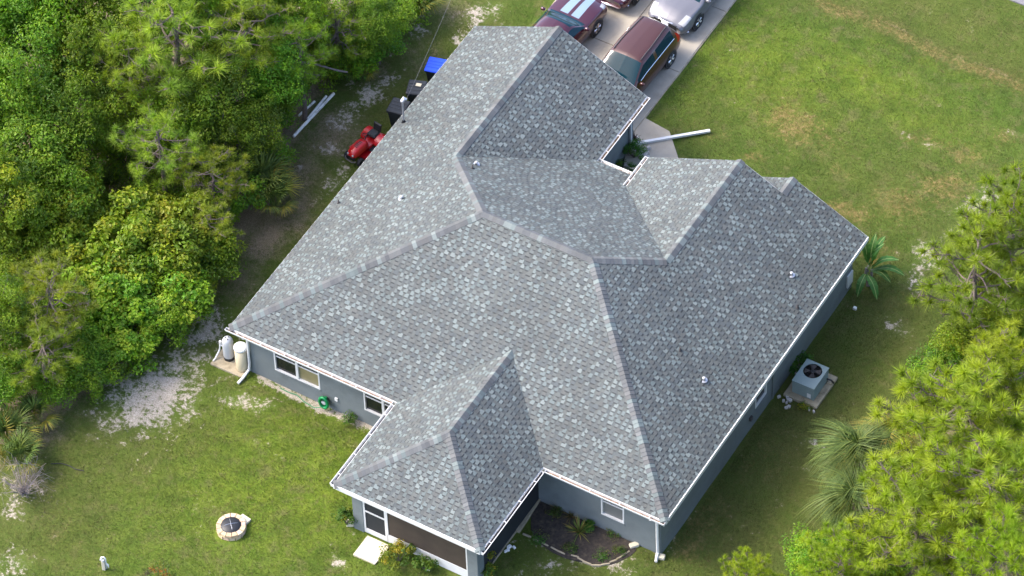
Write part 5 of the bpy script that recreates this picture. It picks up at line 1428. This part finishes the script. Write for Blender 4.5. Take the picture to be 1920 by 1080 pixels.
# ---- pump post
ux, uy, _ = at(195, 1066, 0)
pu = empty('well_post', (ux, uy, 0), .3, 'short wooden post with white pipe fittings on the lawn at the bottom left', 'post', scale=.85)
MB().bbox(-.07,-.05,-.1,.07,.05,.50,.01).build('post', M['pale_slab'], pu)
b = MB(); b.tube([(.10,.05,-.05),(.10,.05,.62),(.04,.05,.70),(-.06,.05,.66)], .035, 7); b.tube([(.10,.05,.30),(.20,.02,.26),(.20,.02,.10)], .035, 7); b.tube([(-.06,.05,.66),(-.10,.02,.50)], .045, 7); b.build('pipe_fitting', M['pvc'], pu, True)
MB().box(-.03,-.075,.52,.06,.02,.60).build('valve', M['tank_grey'], pu)

# ---- loose pipes, branch, stepping slab
p, q = np.array(at(1192,269,.10)), np.array(at(1331,245,.06))
dp = MB(); d_ = (q-p)/np.linalg.norm(q-p); n_ = np.array([-d_[1],d_[0],0])
dp.hexa([p-n_*.055+(0,0,-.05), q-n_*.055+(0,0,-.05), q+n_*.055+(0,0,-.05), p+n_*.055+(0,0,-.05)], [p-n_*.055+(0,0,.04), q-n_*.055+(0,0,.04), q+n_*.055+(0,0,.04), p+n_*.055+(0,0,.04)])
tag(dp.build('drain_extension', M['pvc']), 'long white drain extension lying across the front walk and lawn', 'pipe')
def lying(px0, py0, px1, py1, rad, label, mat_='pvc_dirty', z=.03):
    b = MB(); a, c = np.array(at(px0,py0,z)), np.array(at(px1,py1,z)); b.tube([tuple(a*(1-t)+c*t) for t in np.linspace(0,1,6)], rad, 7); return tag(b.build('loose_pipe', M[mat_]), label, 'pipe', 'white pipes at the wood edge')
lying(550,256,626,175,.06,'long white pipe lying at the wood edge nearest the garage')
lying(577,223,612,180,.05,'second white pipe left of the longest one')
lying(560,217,590,190,.045,'shorter dirty pipe deepest under the bushes')
br = MB(); a, c = np.array(at(548,117,1.6)), np.array(at(652,132,1.2))
pts = [a+(c-a)*t+np.array([0,0,.10*math.sin(t*5)]) for t in np.linspace(0,1,8)]
br.tube([tuple(v) for v in pts], [.06,.055,.05,.045,.04,.035,.04,.03], 6); br.tube([tuple(pts[0]),tuple(pts[0]+np.array([-.4,.2,-1.6]))], [.06,.08], 6)
tag(br.build('fallen_branch', M['bark_pale']), 'bare grey fallen branch sticking out of the wood', 'branch')
tag(MB().prism([(7.98,-4.80),(8.86,-4.80),(8.90,-3.86),(7.98,-3.86)], -.1, .035).build('door_slab', M['pale_slab']), 'bright square concrete slab at the porch screen door', 'slab')

# ---- mulch bed, edging and stones behind the porch
def blob(pts, z, name, mat_, label=None, cat=None, kind=None):
    return tag(MB().prism(pts, -.1, z).build(name, mat_), label, cat, None, kind)
bed = []
for k in range(28):
    a = 2*PI*k/28; bed.append((14.35+2.0*math.cos(a)*(1+.05*math.sin(5*a)), -.12+1.15*math.sin(a)*(1+.08*math.sin(3*a+1))))
bed = [(x_, min(y_, OV-.012)) for x_, y_ in bed]
blob(bed, .012, 'mulch_bed', M['mulch'], kind='structure')
blob([(6.97,12.85),(9.5,12.85),(9.45,14.0),(8.6,14.35),(7.4,14.95),(6.97,15.9)], .012, 'entry_bed', M['mulch'], kind='structure')
def stone(px, py, l, w, h, rz, name, label, mat_, group, z=0.0, cat='stone'):
    x, y, _ = at(px, py, z); b = MB()
    pr = [(-l/2,-w/2*.8),(-l/2*.8,-w/2),(l/2*.8,-w/2),(l/2,-w/2*.7),(l/2,w/2*.75),(l/2*.75,w/2),(-l/2*.8,w/2),(-l/2,w/2*.7)]
    b.add([(x_,y_,-.05) for x_,y_ in pr]+[(x_,y_,h*.75) for x_,y_ in pr]+[(x_*.85,y_*.82,h) for x_,y_ in pr],
          [tuple(range(16,24))]+[(k0+i,k0+(i+1)%8,k0+8+(i+1)%8,k0+8+i) for k0 in (0,8) for i in range(8)])
    o = b.build(name, mat_); o.location = (x, y, z); o.rotation_euler = (0,0,rz); return tag(o, label, cat, group)
EB = 'cream edging blocks beside the dark porch side'
for i in range(7):
    t = i/6; stone(974+(1010-974)*t, 992+(937-992)*t, .30, .17, .09, PI/2+rs.uniform(-.1,.1), 'edging_block', ('first','second','third','fourth','fifth','sixth','last')[i]+' cream edging block, counted from the lawn, along the dark porch side', M['pad'], EB, cat='block')
arc = [(988,1004),(1005,1013),(1022,1021),(1040,1030),(1052,1036),(1078,1043),(1090,1050),(1102,1056),(1118,1060),(1135,1058),(1150,1052),(1163,1045),(1175,1037)]
for i, (px, py) in enumerate(arc):
    nx_, ny_ = arc[min(i+1, len(arc)-1)]; ax_, ay_ = arc[max(i-1,0)]
    p0, p1 = np.array(at(ax_,ay_,0)), np.array(at(nx_,ny_,0)); ang = math.atan2(p1[1]-p0[1], p1[0]-p0[0])
    stone(px, py, rs.uniform(.24,.34), .06, .035, ang+rs.uniform(-.12,.12), 'bed_edging', 'concrete edging piece number '+('one','two','three','four','five','six','seven','eight','nine','ten','eleven','twelve','thirteen')[i]+' from the porch in the curve round the mulch bed', M['pad'], 'edging pieces round the mulch bed', cat='edging')
stone(1189,1023,.34,.2,.10,.9,'edging_block','single cream block at the right end of the mulch bed',M['pale_slab'],None,cat='block')
stone(1241,1045,.22,.2,.10,.3,'splash_block','small cream block under the right rear downspout',M['pale_slab'],None,cat='block')
stone(657,982,.28,.22,.14,.5,'yard_stone','pale stone left of the porch corner pillar',M['pale_slab'],None)
for px, py in ((949,1034),(955,1026),(964,1027),(953,1030),(803,1067)):
    stone(px, py, rs.uniform(.08,.18), rs.uniform(.07,.13), rs.uniform(.05,.09), rs.uniform(0,3), 'yard_stone', 'small white stone on the ground near the porch', M['pvc_dirty'], 'small white stones near the porch')
stone(1603,578,.13,.11,.06,0,'yard_stone','small white stone alone on the right lawn',M['pvc_dirty'],None)
for i in range(34):
    t = rs.random(); px, py = 1172+rs.gauss(16,16), 283+rs.gauss(0,9)
    if px > 1216 or px < 1160: continue
    stone(px, py, rs.uniform(.10,.24), rs.uniform(.1,.2), rs.uniform(.05,.13), rs.uniform(0,3), 'bed_rock', 'pale rock among the rubble in the entry bed', M['rock'], 'rocks in the entry bed', .01)
for i in range(16):
    px, py = rs.choice([(1473,752),(1490,700),(1523,768),(1480,745)]); 
    stone(px+rs.gauss(0,7), py+rs.gauss(0,6), rs.uniform(.06,.15), rs.uniform(.06,.12), rs.uniform(.03,.07), rs.uniform(0,3), 'gravel_rock', 'small pale rock around the air conditioner pad', M['rock'], 'rocks round the air conditioner')
# pot with a dark spiky plant on the front walk
px_, py_, _ = at(1189, 270, 0)
pot = empty('potted_plant', (px_, py_, .03), 0, 'dark spiky plant in a white pot at the garage corner', 'potted plant')
MB().lathe([(.12,0),(.17,.24),(.19,.26),(.17,.27),(.15,.22),(.001,.2)], 16).build('pot', M['terracotta'], pot, True)
sp_ = spiky('leaves', (0,0,.2), 26, .45, [(.04,.02,.025),(.06,.035,.03)], None, 61); sp_.parent = pot
if 'category' in sp_: del sp_['category']
